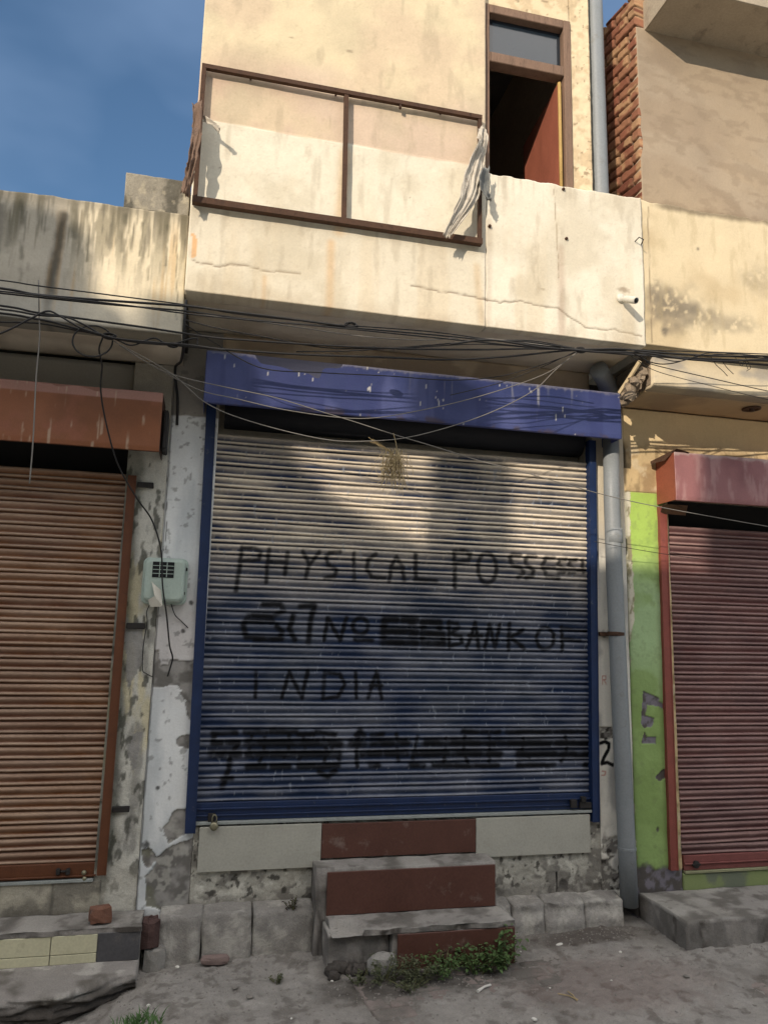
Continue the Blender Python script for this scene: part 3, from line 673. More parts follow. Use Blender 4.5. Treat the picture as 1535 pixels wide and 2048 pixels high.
# blue hood over the shutter
def hood(name, x0, x1, z0, z1, yf, yb, colfn, parent, m=m_sheet, endL=True, dn=0.011, band=None):
    h = sheet(name, (x0, yf, z0), (1, 0, 0), (0, 0, 1), x1-x0, z1-z0, .007, m, parent, colfn, lambda u, v, X, Z: (fbm(X, Z, 2.2, 3, 230)-.5)*dn*2-.004*ss(.03, .0, v), .003)
    mb = MB(); mb.box(x0+.001, x1-.001, yf+.0065, yb, z1-.005, z1-.002)
    mb.box(x0, x0+.003, yf+.0065, yb, z0+.004, z1-.006); mb.box(x1-.003, x1, yf+.0065, yb, z0+.004, z1-.006)
    mb.box(x0+.004, x1-.004, yf+.0065, yf+.03, z0+.002, z0+.0045)
    return h, mb
def bhood_col(u, v, X, Z):
    c_ = np.broadcast_to(S('#2a3565'), u.shape+(3,)); c_ = lerp(c_, S('#3b4577'), ss(.4, .7, fbm(X, Z, 2.4, 4, 231)))
    c_ = lerp(c_, S('#525a8c'), .5*ss(.55, .75, fbm(X, Z*.6, 5, 4, 232)))
    c_ = lerp(c_, S('#2c3568'), .6*ss(.55, .7, fbm(X, Z*.08, 16, 3, 233)))
    drip = ss(.66, .74, fbm(X, Z*.06, 46, 3, 234))*ss(.0+.25*0, .3, (Z-3.0-.25*vn(X*30, X*0, 235)))
    c_ = lerp(c_, S('#c3c1b8'), .55*np.clip(drip, 0, 1)*ss(.0, .1, u*0+.2)*ss(.45, .6, fbm(X, X*0, 3, 2, 238)+.16*ss(1.7, 2.2, X)-.05))
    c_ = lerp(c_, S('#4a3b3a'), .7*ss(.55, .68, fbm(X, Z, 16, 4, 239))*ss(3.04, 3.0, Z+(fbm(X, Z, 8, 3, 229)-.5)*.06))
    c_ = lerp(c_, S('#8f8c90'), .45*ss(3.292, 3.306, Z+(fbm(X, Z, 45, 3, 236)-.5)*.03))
    c_ = lerp(c_, S('#c9c6bd'), .7*ss(.86, .9, fbm(X, Z*.3, 60, 2, 237)))
    return c_
h, mb = hood('shutter_hood', -.105, 2.548, 3.0, 3.312, -.25, 0.0, bhood_col, cb)
mb.build('hood_casing', mat('hood_side_paint', S('#3a4276'), .6, .25, 9, 40, .001), h)
rl = MB(); rl.lathe([(.001, -.002), (.11, 0), (.11, 2.40), (.001, 2.402)], (.02, .10, 3.06), 'X', 24)
MB().box(-.03, 2.465, .215, .235, 2.7, 3.25).build('cavity_back', mat('cavity_shade', S('#1c1b1b'), .9, .2, 9, 40, .001), cb)  # near-black sheet stands in for the shade inside the hood cavity
rl.build('shutter_roll', mat('roll_steel', S('#1c1d22'), .7, .2, 9, 40, .002), h, True)  # roll coloured near black to carry the same cavity shade

# camera, bolts and other fittings of the middle building
for a, b_ in ((1125, 379), (978, 453), (1131, 478)):
    q = at(a, b_, YF); MB().lathe([(.004, .01), (.010, 0), (.010, -.012), (.005, -.018)], (q[0], YF, q[2]), 'Y', 10).build('bolt', m_rust, cb)

sc_t = thing('security_camera', 'stubby dirty white tube camera on the white parapet beside the vertical seam', 'camera', tuple(at(1245, 595, YF)))
q = at(1240, 597, YF); q2 = at(1268, 600, YF-.11)
d = q2-q; e1 = q+d*.25
MB().lathe([(.001, .004), (.028, .002), (.030, -.010), (.018, -.02)], (q[0], YF, q[2]), 'Y', 16).build('mount_plate', m_white, sc_t, True)
MB().tube([q, q+d*.3, q+d*.45], [.011, .011, .012], 10).build('arm', m_white, sc_t, True)
MB().tube([q+d*.30+np.array([-.012, 0, .004]), q+d*.36, q+d*1.0, q+d*1.12], [.012, .022, .023, .021], 16).build('housing', m_white, sc_t, True)
MB().tube([q+d*1.121, q+d*1.135], [.016, .015], 14).build('lens', m_black, sc_t, True)

# ------------------------------------------------------------------ ENTRANCE STEPS
stp = thing('entrance_steps', 'two worn cement steps with dark red riser tiles below the blue shutter', 'steps', (1.2, -.2, 0))
def rblock(name, x0, x1, y0, y1, z0, z1, cut=None, parent=stp, seed=0):
    def colf(u, v, X, Z):
        c_ = np.broadcast_to(S('#8d8983'), u.shape+(3,)); c_ = lerp(c_, S('#6c6862'), ss(.45, .65, fbm(u+seed, v, 9, 5, 240)))
        c_ = lerp(c_, S('#a39f97'), .6*ss(.5, .7, fbm(u+seed, v, 4, 4, 241))); return lerp(c_, S('#5d5751'), .5*ss(.66, .78, fbm(u+seed, v, 24, 3, 242)))
    nx, ny = int((x1-x0)/.012)+2, int((y1-y0)/.012)+2
    X, Y = np.meshgrid(np.linspace(x0, x1, nx), np.linspace(y0, y1, ny))
    zt_ = z1+(fbm(X+seed, Y, 10, 4, 243)-.5)*.010
    ed = (fbm(X+seed, X*0, 12, 4, 244)-.5)*.02*ss(y0+.05, y0, Y); Y2 = Y+ed
    if cut is not None:
        cm = poly(X, Y, cut, .02, 14, 245); zt_ = zt_-cm*(.027); 
    V0 = np.stack([X, Y2, zt_], -1).reshape(-1, 3); idx = np.arange(X.size).reshape(X.shape)
    F = np.stack([idx[:-1, :-1], idx[:-1, 1:], idx[1:, 1:], idx[1:, :-1]], -1).reshape(-1, 4)
    ring = np.concatenate([idx[0, :], idx[1:, -1], idx[-1, -2::-1], idx[-2:0:-1, 0]]); B = V0[ring].copy(); B[:, 2] = z0
    nb = len(V0); bi = nb+np.arange(len(ring)); Fs = np.stack([ring, bi, np.roll(bi, -1), np.roll(ring, -1)], -1)
    cc = colf(X, Y, X, Y).reshape(-1, 3); n_ = len(ring); cen = np.array([(x0+x1)/2, (y0+y1)/2]); rows = [V0[ring]]; cr_ = []; Fs = []
    K_ = 12; prev = ring
    allV = [V0]; allC = [cc]; base_i = len(V0)
    for k in range(1, K_+1):
        t = k/K_; Rk = V0[ring].copy(); Rk[:, 2] = V0[ring][:, 2]*(1-t)+z0*t
        sft = (fbm(Rk[:, 0]*1.0+Rk[:, 1], Rk[:, 2]+seed, 14, 4, 247)-.5)*.022
        Rk[:, 1] += np.where(ring < X.shape[1], -sft, 0); Rk[:, 0] += np.where(ring % X.shape[1] == X.shape[1]-1, sft, np.where(ring % X.shape[1] == 0, -sft, 0))
        g = lerp(np.broadcast_to(S('#6f6b66'), (n_, 3)), S('#8b8680'), ss(.4, .65, fbm(Rk[:, 0]+Rk[:, 1], Rk[:, 2]+seed, 11, 4, 248))); g = lerp(g, S('#4f4a45'), ss(.6, .72, fbm(Rk[:, 0]+Rk[:, 1], Rk[:, 2]*.4+seed, 14, 4, 249)))
        allV.append(Rk); allC.append(g); cur = base_i+np.arange(n_)+(k-1)*n_
        Fs.append(np.stack([prev, cur, np.roll(cur, -1), np.roll(prev, -1)], -1)); prev = cur
    return mk(name, np.vstack(allV), np.vstack([F]+Fs), m_rough, parent, False, np.vstack(allC))
rblock('step', .655, 1.695, -.18, -.005, -.06, .428, seed=1)
lo = rblock('step', 1.03, 1.717, -.404, -.181, -.06, .160, seed=2)
rblock('step_core', .70, 1.028, -.365, -.181, -.06, .158, seed=7)
rblock('tread', .715, 1.722, -.412, -.182, .1605, .188, cut=[(.6, -.5), (.90, -.5), (.86, -.36), (.80, -.30), (.74, -.27), (.6, -.25)], seed=9)
MB().box(.715, 1.692, -.192, -.1815, .19, .412, .002).build('riser_tile', m_redtile, stp)
MB().box(1.06, 1.716, -.417, -.4065, -.06, .156, .002).build('riser_tile', m_redtile, stp)
rb = MB()
for k in range(22):
    x = rng.uniform(.72, 1.03); y = rng.uniform(-.43, -.37); s_ = rng.uniform(.015, .045); z = float(ground_z(np.array(x), np.array(y)))
    rb.box(x-s_, x+s_, y-s_*.8, y+s_*.8, z-.01, z+s_*1.3, s_*.4, s_*.2)
rb.build('broken_core', m_dirtd, stp, True)

# ------------------------------------------------------------------ LEFT BUILDING
lb = thing('shop_building', 'low left shop with brown roller shutter under a parapet streaked black by rain', 'building', (-1.5, .3, 0))
LY = -.5
def lp_col(u, v, X, Z):
    c_ = np.broadcast_to(S('#d2c4a4'), u.shape+(3,)); c_ = lerp(c_, S('#dccdae'), ss(.4, .7, fbm(X, Z, 2.2, 4, 250)))
    c_ = lerp(c_, S('#97938a'), .7*ss(-.62, -.9, X+(fbm(X, Z, 3, 3, 257)-.5)*.2))
    top = 3.99; dz = top-Z
    r1 = fbm(X, Z*.07, 16, 4, 251); r2_ = fbm(X, Z*.10, 34, 3, 252); r3 = fbm(X, Z*.05, 9, 3, 253)
    c_ = lerp(c_, S('#4d4a3a'), .8*ss(.50, .66, r1+.18*ss(.35, 0, dz)-.12)*ss(.62, .05, dz+.2*r2_))
    c_ = lerp(c_, S('#5f5a45'), .6*ss(.56, .68, r2_+.05)*ss(.55, .1, dz))
    c_ = lerp(c_, S('#c09a62'), .45*ss(.62, .72, fbm(X, Z*.05, 26, 3, 253))*ss(.0, .2, dz))
    c_ = lerp(c_, S('#35332c'), .8*line(X, Z, [(-.90, 3.9), (-.915, 3.6), (-.92, 3.3)], .022, .8, .02, 9))
    c_ = lerp(c_, S('#3a3832'), .5*line(X, Z, [(-1.19, 3.9), (-1.2, 3.5)], .018, .8, .02, 9))
    for (px_, a_, b__, w_, k_) in ((45, 400, 560, .012, .6), (150, 410, 470, .02, .5), (178, 430, 520, .008, .7), (205, 440, 560, .006, .6), (250, 430, 500, .016, .6), (285, 445, 510, .008, .7), (300, 450, 560, .005, .5), (335, 450, 530, .007, .6), (355, 440, 640, .005, .6), (16, 400, 500, .02, .5), (90, 400, 450, .03, .5)):
        c_ = lerp(c_, S('#4a4838'), k_*line(X, Z, [tuple(at(px_, a_, LY)[[0, 2]]), tuple(at(px_-3, b__, LY)[[0, 2]])], w_*.8, .95, .01, 14)*ss(.25, .6, fbm(X, Z*.4, 26, 3, 248)))
    c_ = lerp(c_, S('#6e6757'), .5*ss(.08, 0, dz)); 
    c_ = lerp(c_, S('#a9a79c'), .55*ss(3.5, 3.36, Z)); c_ = lerp(c_, S('#5b574b'), .5*ss(.60, .72, fbm(X, Z*.1, 55, 3, 254))*ss(.7, .1, dz))
    return lerp(c_, S('#3d3a34'), .6*ss(3.31, 3.29, Z))
sheet('parapet', (-2.6, LY, 3.285), (1, 0, 0), (0, 0, 1), 2.36, .705, .008, m_wall, lb, lp_col, lambda u, v, X, Z: (fbm(X, Z, 4, 4, 255)-.5)*.02, .14, ragged=.010)
def gb_col(u, v, X, Z):
    c_ = np.broadcast_to(S('#8f8878'), u.shape+(3,)); c_ = lerp(c_, S('#5f5b50'), ss(.5, .65, fbm(X, Z*.5, 12, 5, 256))); return lerp(c_, S('#b3a88e'), .5*ss(.6, .7, fbm(X, Z, 18, 4, 258)))
sheet('concrete_upstand', (-.592, LY+.004, 3.992), (1, 0, 0), (0, 0, 1), .345, .207, .006, m_rough, lb, gb_col, lambda u, v, X, Z: (fbm(X, Z, 12, 4, 259)-.5)*.012, .25, ragged=.006)
def ls_col(u, v, X, Z):
    c_ = np.broadcast_to(S('#cfc2ae'), u.shape+(3,)); return lerp(c_, S('#b5a794'), ss(.4, .6, fbm(u, v, 3, 4, 260)))
sheet('balcony_slab', (-2.6, .02, 3.29), (1, 0, 0), (0, -1, 0), 2.355, .375, .03, m_wall, lb, ls_col, None, .08)
def lw_col(u, v, X, Z):
    c_ = np.broadcast_to(S('#bdbbb0'), u.shape+(3,)); c_ = lerp(c_, S('#c2b78f'), .7*ss(.5, .62, fbm(X, Z*.25, 14, 4, 261))*ss(.4, 1.1, Z)*ss(2.7, 2.2, Z))
    c_ = lerp(c_, S('#807e78'), .7*ss(.52, .66, fbm(X, Z*.3, 18, 4, 262)))
    c_ = lerp(c_, S('#4a4a42'), .8*ss(.60, .68, fbm(X, Z*.4, 30, 3, 263)))
    c_ = lerp(c_, S('#4a4c3e'), .6*ss(-.40, -.46, X+(fbm(X, Z, 9, 3, 266)-.5)*.06))
    for i, q in enumerate(peelL2): c_ = lerp(c_, S('#8a8884'), .9*poly(X, Z, q, .012, 20, 264+i))
    c_ = lerp(c_, S('#a09a8c'), ss(2.80, 2.9, Z))
    return lerp(c_, S('#b3aea0'), .5*ss(.5, .35, Z))
def lw_d(u, v, X, Z): return (fbm(X, Z, 9, 5, 265)-.5)*.02
sheet('wall', (-.52, .002, .0), (1, 0, 0), (0, 0, 1), .226, 3.288, .007, m_rough, lb, lw_col, lw_d, .18)
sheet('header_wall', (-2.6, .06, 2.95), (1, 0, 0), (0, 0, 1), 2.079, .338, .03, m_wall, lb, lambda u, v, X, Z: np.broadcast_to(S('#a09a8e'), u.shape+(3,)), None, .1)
def lpl_col(u, v, X, Z):
    j = np.maximum.reduce([line(X, Z, [(x, -1), (x, 1)], .008, .7, .006, 20) for x in (-.985, -.72, -.47, -1.3)])
    c_ = lerp(np.broadcast_to(S('#a39d8c'), u.shape+(3,)), S('#7f7a6e'), ss(.45, .62, fbm(X, Z, 9, 5, 267))); c_ = lerp(c_, S('#55524b'), .7*j)
    return lerp(c_, S('#5e5a52'), .7*ss(.25, .2, Z+(fbm(X, Z, 20, 3, 268)-.5)*.03))
sheet('plinth', (-2.6, -.004, .0), (1, 0, 0), (0, 0, 1), 2.12, .372, .008, m_rough, lb, lpl_col, lambda u, v, X, Z: (fbm(X, Z, 14, 4, 269)-.5)*.012, .1)
def brown_col(X, Z, K, I):
    a = lerp(np.broadcast_to(S('#5a321c'), X.shape+(3,)), S('#683c16'), ss(.4, .6, fbm(X, Z*2, 3, 4, 270)))
    d_ = lerp(np.broadcast_to(S('#b39880'), X.shape+(3,)), S('#a28a76'), vn(X*2, I*4.4, 271))  # dusty slat tone with the highlight painted into it
    K = K**.75; k = K*.9+(vn(X*2.3, I*6.1, 272)-.5)*.3*K+(fbm(X, Z*3, 6, 4, 273)-.5)*.3
    return lerp(a, d_, np.clip(k, 0, 1))
ls = shutter('roller_shutter', -2.4, -.495, .455, .455+.0672*31.6, .03, .0672, 190, brown_col, lb, 280)
bb = MB(); bb.box(-2.4, -.505, .002, .03, .385, .462, .003); bb.box(-2.4, -.51, -.012, .001, .395, .403, .002)
bb.build('bottom_rail', m_brownrail, ls)
MB().box(-2.4, -.52, -.015, .02, .368, .384, .002).build('bottom_lip', MATS['pale_lip'], ls)
hh = MB(); hh.box(-.71, -.69, -.02, .001, .41, .44, .003, .002); hh.box(-.69, -.66, -.012, .001, .42, .43, .003, .001); hh.box(-.66, -.64, -.02, .001, .41, .44, .003, .002)
hh.build('latch', m_darkiron, ls)
hh = MB(); hh.lathe([(.002, .0), (.012, -.002), (.012, -.014), (.004, -.018)], (-.57, .0, .415), 'Y', 10); hh.lathe([(.002, .0), (.011, -.002), (.011, -.014), (.004, -.018)], (-.565, .0, .385), 'Y', 10)
hh.build('knob', m_brass, ls)
rail((256, 950), (193, 1752), .048, -.03, .03, m_brownrail, parent=lb)
cl = []
for (a, b_) in ((295, 971), (278, 1252), (246, 1618)):
    q = at(a, b_, -.01); MB().box(-.452, q[0]+.035, -.022, -.012, q[2]-.016, q[2]+.016, .003, .002).build('clamp', m_darkiron, lb)
def lh_col(u, v, X, Z):
    c_ = np.broadcast_to(S('#87502c'), u.shape+(3,)); c_ = lerp(c_, S('#744320'), ss(.4, .7, fbm(X, Z, 3, 4, 290))); c_ = lerp(c_, S('#8d5238'), ss(.5, .75, fbm(X, Z, 9, 4, 291))*.6)
    c_ = lerp(c_, S('#a0766a'), .75*ss(2.972, 2.98, Z)); drip = ss(.70, .76, fbm(X, Z*.12, 50, 3, 292))*ss(.3, .6, fbm(X, Z, 8, 2, 293))
    return lerp(c_, S('#b9a48a'), .6*drip)
h, mb = hood('shutter_hood', -2.5, -.328, 2.69, 3.03, -.25, 0.06, lh_col, lb)
mb.build('hood_casing', mat('brown_hood_side', S('#3c241a'), .7, .25, 9, 40, .001), h)
MB().box(-2.5, -.50, .17, .184, 2.3, 3.0).build('cavity_back', mat('cavity_shade'), lb)  # near-black backing paints the shade under the brown hood
bx = MB(); bx.box(-.325, -.295, -.2, -.02, 2.72, 2.95, .01, .003); bx.build('side_bracket', m_darkiron, lb)
# tiled ledge and lower step
lg = MB(); lg.box(-2.6, -.246, -.222, -.002, -.1, .19); lg.build('ledge', m_cement, lb)
rblock('ledge_top', -2.6, -.244, -.232, -.003, .186, .212, parent=lb, seed=3)
for x0, x1 in ((-1.62, -1.14), (-1.136, -.657), (-.654, -.455)):
    pass
for (x0, x1) in ((-1.30, -.672), (-.668, -.452)):
    tile(x0, x1, .098, .184, m_ltile, 'ledge_tile', -.232, .009, lb); tile(x0, x1, .052, .095, m_ltile, 'ledge_tile', -.232, .009, lb)
tile(-.449, -.246, .052, .186, m_slate, 'slate_panel', -.231, .008, lb)
def low_step():
    nx, ny = 150, 44
    X, T = np.meshgrid(np.linspace(-1.8, -.245, nx), np.linspace(0, 1, ny))
    yf = -.52+.20*ss(-.62, -.25, X)+(fbm(X, X*0, 6, 4, 300)-.5)*.035
    Y = -.21+(yf+.21)*np.clip(T/.5, 0, 1)-(.02*(T > .5))*(fbm(X, T*3, 9, 3, 301))*3
    Z = .052-.012*np.clip(T/.5, 0, 1)+(fbm(X, Y, 11, 4, 302)-.5)*.012
    dn = np.clip((T-.5)/.5, 0, 1); Z = Z-dn*.2; Y = Y+(fbm(X, dn*2, 7, 4, 303)-.5)*.12*ss(0, .3, dn)
    c_ = lerp(np.broadcast_to(S('#8b8680'), X.shape+(3,)), S('#6a655e'), ss(.45, .65, fbm(X, Y, 7, 5, 304))); c_ = lerp(c_, S('#b3afa6'), .6*ss(.62, .7, fbm(X, Y, 9, 4, 305)))
    c_ = lerp(c_, S('#4a4540'), ss(.05, .3, dn)); idx = np.arange(X.size).reshape(X.shape)
    F = np.stack([idx[:-1, :-1], idx[1:, :-1], idx[1:, 1:], idx[:-1, 1:]], -1).reshape(-1, 4)
    V0 = np.stack([X, Y, Z], -1); E_ = V0[:, -1].copy(); 
    V1 = V0.reshape(-1, 3); e = idx[:, -1]; B = V1[e].copy(); B[:, 1] = -.20; B[:, 2] = np.minimum(B[:, 2], -.15)
    nb = len(V1); Fs = np.array([[e[i], e[i+1], nb+i+1, nb+i] for i in range(len(e)-1)])
    cc = c_.reshape(-1, 3)
    return mk('lower_step', np.vstack([V1, B]), np.vstack([F, Fs]), m_rough, lb, False, np.vstack([cc, cc[e]*.7]))
low_step()
b = MB(); b.box(-2.6, -.30, .185, 4, .0, 3.28); b.build('rear_body', m_opp, lb)
MB().box(-2.6, -.24, -.355, 4, 3.371, 3.45).build('roof_slab', m_roofc, lb)

# ------------------------------------------------------------------ RIGHT BUILDING
rbld = thing('shop_building', 'right shop with lime green pillar, dusty red shutter and bare cement upper storey', 'building', (3.6, .3, 0))
RY = -.53
def rf_col(u, v, X, Z):
    c_ = np.broadcast_to(S('#d3c19c'), u.shape+(3,)); c_ = lerp(c_, S('#c4b08a'), ss(.42, .66, fbm(X, Z, 3, 4, 310)))
    for (a, b_, rx, rz, am) in ((1350, 615, .20, .12, .75), (1420, 640, .25, .07, .5), (1310, 600, .07, .12, .45), (1327, 662, .02, .035, .9), (1395, 497, .01, .01, .9), (1520, 560, .12, .1, .3)):
        q = at(a, b_, RY); c_ = lerp(c_, S('#6d6558'), am*blob(X, Z, q[0], q[2], rx, rz, .8, .7, 12)*ss(.3, .6, fbm(X, Z, 30, 3, 312)+.15))
    c_ = lerp(c_, S('#a8966f'), .3*ss(.6, .8, fbm(X, Z*.3, 22, 4, 311)))
    c_ = lerp(c_, S('#7d6c54'), .7*line(X, Z, [(2.615, 4.5), (2.617, 3.56)], .004, .5, .006, 10))
    c_ = lerp(c_, S('#5a4c3c'), .7*ss(4.48, 4.52, Z+(fbm(X, Z*0, 9, 4, 313)-.5)*.04)*ss(2.62, 2.75, X))
    return c_
sheet('parapet', (2.558, RY, 3.545), (1, 0, 0), (0, 0, 1), 2.3, .985, .009, m_wall, rbld, rf_col, lambda u, v, X, Z: (fbm(X, Z, 3, 4, 314)-.5)*.014, .08, ragged=.018)
def led_col(u, v, X, Z):
    c_ = np.broadcast_to(S('#cbbb9b'), u.shape+(3,)); c_ = lerp(c_, S('#a9a090'), ss(.4, .6, fbm(X, Z*2, 4, 4, 320)))
    return lerp(c_, S('#8c7c62'), .7*ss(3.345, 3.31, Z+(fbm(X, Z, 20, 3, 321)-.5)*.02))
sheet('ledge_beam', (2.665, -.455, 3.305), (1, 0, 0), (0, 0, 1), 2.2, .238, .01, m_wall, rbld, led_col, lambda u, v, X, Z: (fbm(X, Z, 5, 4, 322)-.5)*.014, .10)
def rso_col(u, v, X, Z): return lerp(np.broadcast_to(S('#b89f78'), u.shape+(3,)), S('#9b866a'), ss(.4, .7, fbm(u, v, 4, 4, 323)))
sheet('ledge_soffit', (2.67, .01, 3.307), (1, 0, 0), (0, -1, 0), 2.2, .36, .03, m_wall, rbld, rso_col, None, .1)
# broken concrete end of the ledge
br = MB(); 
for k in range(46):
    t = rng.random(); a = at(1245+38*t+rng.uniform(-3, 14), 785-58*t+rng.uniform(0, 22), rng.uniform(-.4, -.12)); s_ = rng.uniform(.012, .035)
    br.box(a[0]-s_, a[0]+s_, a[1]-s_, a[1]+s_, a[2]-s_, a[2]+s_, s_*.5, s_*.35)
br.box(2.66, 2.70, -.43, 0, 3.32, 3.53, .01, .008)
br.build('broken_edge', mat('broken_plaster', S('#8c7c68'), .95, .4, 22, 70, .01, stain=(30, .55, S('#4a4036'), .8)), rbld)
a, c_ = at(1279, 722, -.46), at(1238, 786, -.30)
MB().tube([a, (a+c_)/2+np.array([.004, 0, .003]), c_], .014, 6).build('loose_batten', mat('plastered_batten', S('#cdb88f'), .9, .2, 14, 60, .003), rbld)
q = at(1502, 818, -.2); q = atz(1502, 818, 3.30)
MB().lathe([(.062, .0), (.062, -.006), (.045, -.010), (.040, -.002), (.01, -.002), (.022, -.02), (.001, -.022)], (q[0], q[1], 3.303), 'Z', 24).build('ceiling_lamp_holder', mat('brown_lamp_ring', S('#4a3324'), .6, .3, 20, 50, .001), rbld, True)
# lower wall + green pillar
gp = [xz(pp(q_, 3.414, 1100, 1100)) for q_ in ([(632, 965), (745, 1010), (742, 1035), (790, 1060), (785, 1100), (740, 1070), (665, 1060), (650, 1130), (708, 1150), (700, 1200), (640, 1220), (620, 1180), (632, 1050)],
      [(640, 1240), (660, 1275), (722, 1272), (722, 1328), (628, 1320)], [(712, 1560), (750, 1510), (805, 1490), (800, 1550), (745, 1580)], [(785, 1310), (810, 1300), (810, 1400), (790, 1380)])]
def gw_peel(X, Z):
    m_ = np.zeros_like(X)
    for i, q_ in enumerate(gp): m_ = np.maximum(m_, poly(X, Z, q_, .006, 30, 330+i))
    q_ = at(1315, 1660); m_ = np.maximum(m_, .9*blob(X, Z, q_[0], q_[2], .012, .02, .3, .5, 40))
    m_ = np.maximum(m_, ss(.31, .27, Z+(fbm(X, Z, 9, 4, 335)-.5)*.12))
    return np.clip(m_, 0, 1)
def gw_col(u, v, X, Z):
    be = lerp(np.broadcast_to(S('#c5ac7e'), u.shape+(3,)), S('#9a815c'), .8*ss(.42, .62, fbm(X, Z, 9, 4, 336))); be = lerp(be, S('#83714f'), .6*ss(.55, .7, fbm(X*1.0, Z*.4, 26, 4, 339))); be = lerp(be, S('#cfc0a0'), .5*ss(.6, .7, fbm(X, Z, 15, 4, 334))); be = lerp(be, S('#dcc495'), ss(3.0, 3.1, Z+.0*X))
    gn = lerp(np.broadcast_to(S('#87a25c'), u.shape+(3,)), S('#98b380'), ss(1.1, 1.7, Z+(fbm(X, Z, 2, 3, 337)-.5)*.5)*ss(2.5, 2.1, Z))
    gn = lerp(gn, S('#a0bf50'), ss(2.0, 2.4, Z)); gn = lerp(gn, S('#7c9650'), .6*ss(.5, .66, fbm(X, Z, 5, 5, 338)))
    isg = ss(2.70, 2.705, Z*-1+5.42)*ss(3.05, 3.03, X+.0*Z)
    gtop = ss(2.715, 2.705, Z+(fbm(X, Z, 12, 2, 340)-.5)*.01)
    left = ss(2.745, 2.752, X+.05*ss(1.9, 1.6, Z)+(fbm(X, Z, 14, 4, 341)-.5)*.05)
    g = gtop*np.maximum(left, 0)*ss(3.02, 3.0, X)
    strip = lerp(np.broadcast_to(S('#c9c3ae'), u.shape+(3,)), S('#8d8568'), ss(.5, .6, fbm(X, Z*.5, 22, 4, 342)))
    c_ = be*(1-g[..., None])+gn*g[..., None]
    sm = gtop*(1-left)*ss(2.9, 2.8, X); c_ = c_*(1-sm[..., None])+strip*sm[..., None]
    c_ = lerp(c_, S('#3f3a30'), .85*ss(2.73, 2.715, X+(fbm(X, Z, 9, 3, 343)-.5)*.02)*ss(3.1, 3.0, Z)*ss(2.72, 2.78, Z))
    c_ = lerp(c_, S('#6a7050'), .22*ss(.62, .75, fbm(X, Z, 26, 4, 344))*ss(2.7, 2.6, Z))
    c_ = lerp(c_, S('#3f4a2a'), .5*ss(2.735, 2.70, X)*gtop)
    gr_ = lerp(np.broadcast_to(S('#76717a'), u.shape+(3,)), S('#55504c'), ss(.4, .6, fbm(X, Z, 20, 4, 345)))
    return lerp(c_, gr_, gw_peel(X, Z))
sheet('green_pillar', (2.707, -.002, .0), (1, 0, 0), (0, 0, 1), .325, 2.711, .006, m_wall, rbld, gw_col, lambda u, v, X, Z: (fbm(X, Z, 8, 4, 346)-.5)*.012-.006*gw_peel(X, Z), .18)
sheet('header_wall', (2.707, -.002, 2.712), (1, 0, 0), (0, 0, 1), 2.13, .588, .008, m_wall, rbld, gw_col, lambda u, v, X, Z: (fbm(X, Z, 8, 4, 346)-.5)*.012, .1)
sheet('plinth', (3.039, -.001, .0), (1, 0, 0), (0, 0, 1), 1.8, .245, .012, m_wall, rbld, lambda u, v, X, Z: lerp(np.broadcast_to(S('#7f8c58'), u.shape+(3,)), S('#6c7360'), ss(.4, .6, fbm(X, Z, 7, 4, 347))), None, .1)
def red_col(X, Z, K, I):
    a = lerp(np.broadcast_to(S('#5a3230'), X.shape+(3,)), S('#4c2c2e'), ss(.4, .6, fbm(X, Z*2, 3, 4, 350)))
    d_ = lerp(np.broadcast_to(S('#a08078'), X.shape+(3,)), S('#8d736e'), vn(X*2, I*4.4, 351))
    K = K**.75; k = K*.85+(vn(X*2.3, I*6.1, 352)-.5)*.3*K+(fbm(X, Z*3, 6, 4, 353)-.5)*.3
    return lerp(a, d_, np.clip(k, 0, 1))
rsh = shutter('roller_shutter', 3.045, 4.7, .345, .345+.0672*31.6, .03, .0672, 170, red_col, rbld, 360)
bb = MB(); bb.box(3.05, 4.7, .002, .03, .262, .352, .003); bb.box(3.05, 4.7, -.01, .001, .30, .308, .002)
bb.build('bottom_rail', mat('dusty_red_rail', S('#7a4540'), .65, .25, 12, 50, .0015), rsh)
MB().box(3.05, 4.7, -.012, .02, .246, .261, .002).build('bottom_lip', mat('green_grey_lip', S('#8a8a68'), .7, .25, 14, 50, .001), rsh)
hh = MB(); hh.lathe([(.002, .0), (.022, -.002), (.024, -.014), (.006, -.018)], (3.13, .001, .30), 'Y', 14); hh.box(3.10, 3.16, -.016, .001, .292, .306, .003, .001)
hh.build('lock', m_darkiron, rsh)
rail((1318, 1012), (1341, 1742), .055, -.03, .03, m_redrail, parent=rbld)
def rh_col(u, v, X, Z):
    c_ = np.broadcast_to(S('#8f5d5c'), u.shape+(3,)); c_ = lerp(c_, S('#7c4a4a'), ss(.4, .7, fbm(X, Z, 3, 4, 370))); c_ = lerp(c_, S('#a8807c'), .6*ss(.5, .65, fbm(X, Z*.3, 16, 4, 371)))
    return lerp(c_, S('#b9a9a0'), .5*ss(2.93, 2.95, Z+(fbm(X, Z, 20, 3, 372)-.5)*.04))
h, mb = hood('shutter_hood', 2.952, 4.75, 2.628, 2.955, -.22, 0.0, rh_col, rbld)
mb.build('hood_casing', mat('red_hood_side', S('#8e4c36'), .65, .25, 9, 40, .001), h)
MB().box(3.04, 4.8, .17, .185, 2.2, 2.7).build('cavity_back', mat('cavity_shade'), rbld)  # shade under the red hood, painted as a near-black sheet
fl = MB(); fl.add([(2.90, -.02, 2.93), (2.96, -.235, 2.975), (3.06, -.235, 2.955), (3.02, -.01, 2.95), (2.88, -.05, 2.905), (2.93, -.14, 2.91)], [(0, 1, 2, 3), (0, 4, 5, 1)]); 
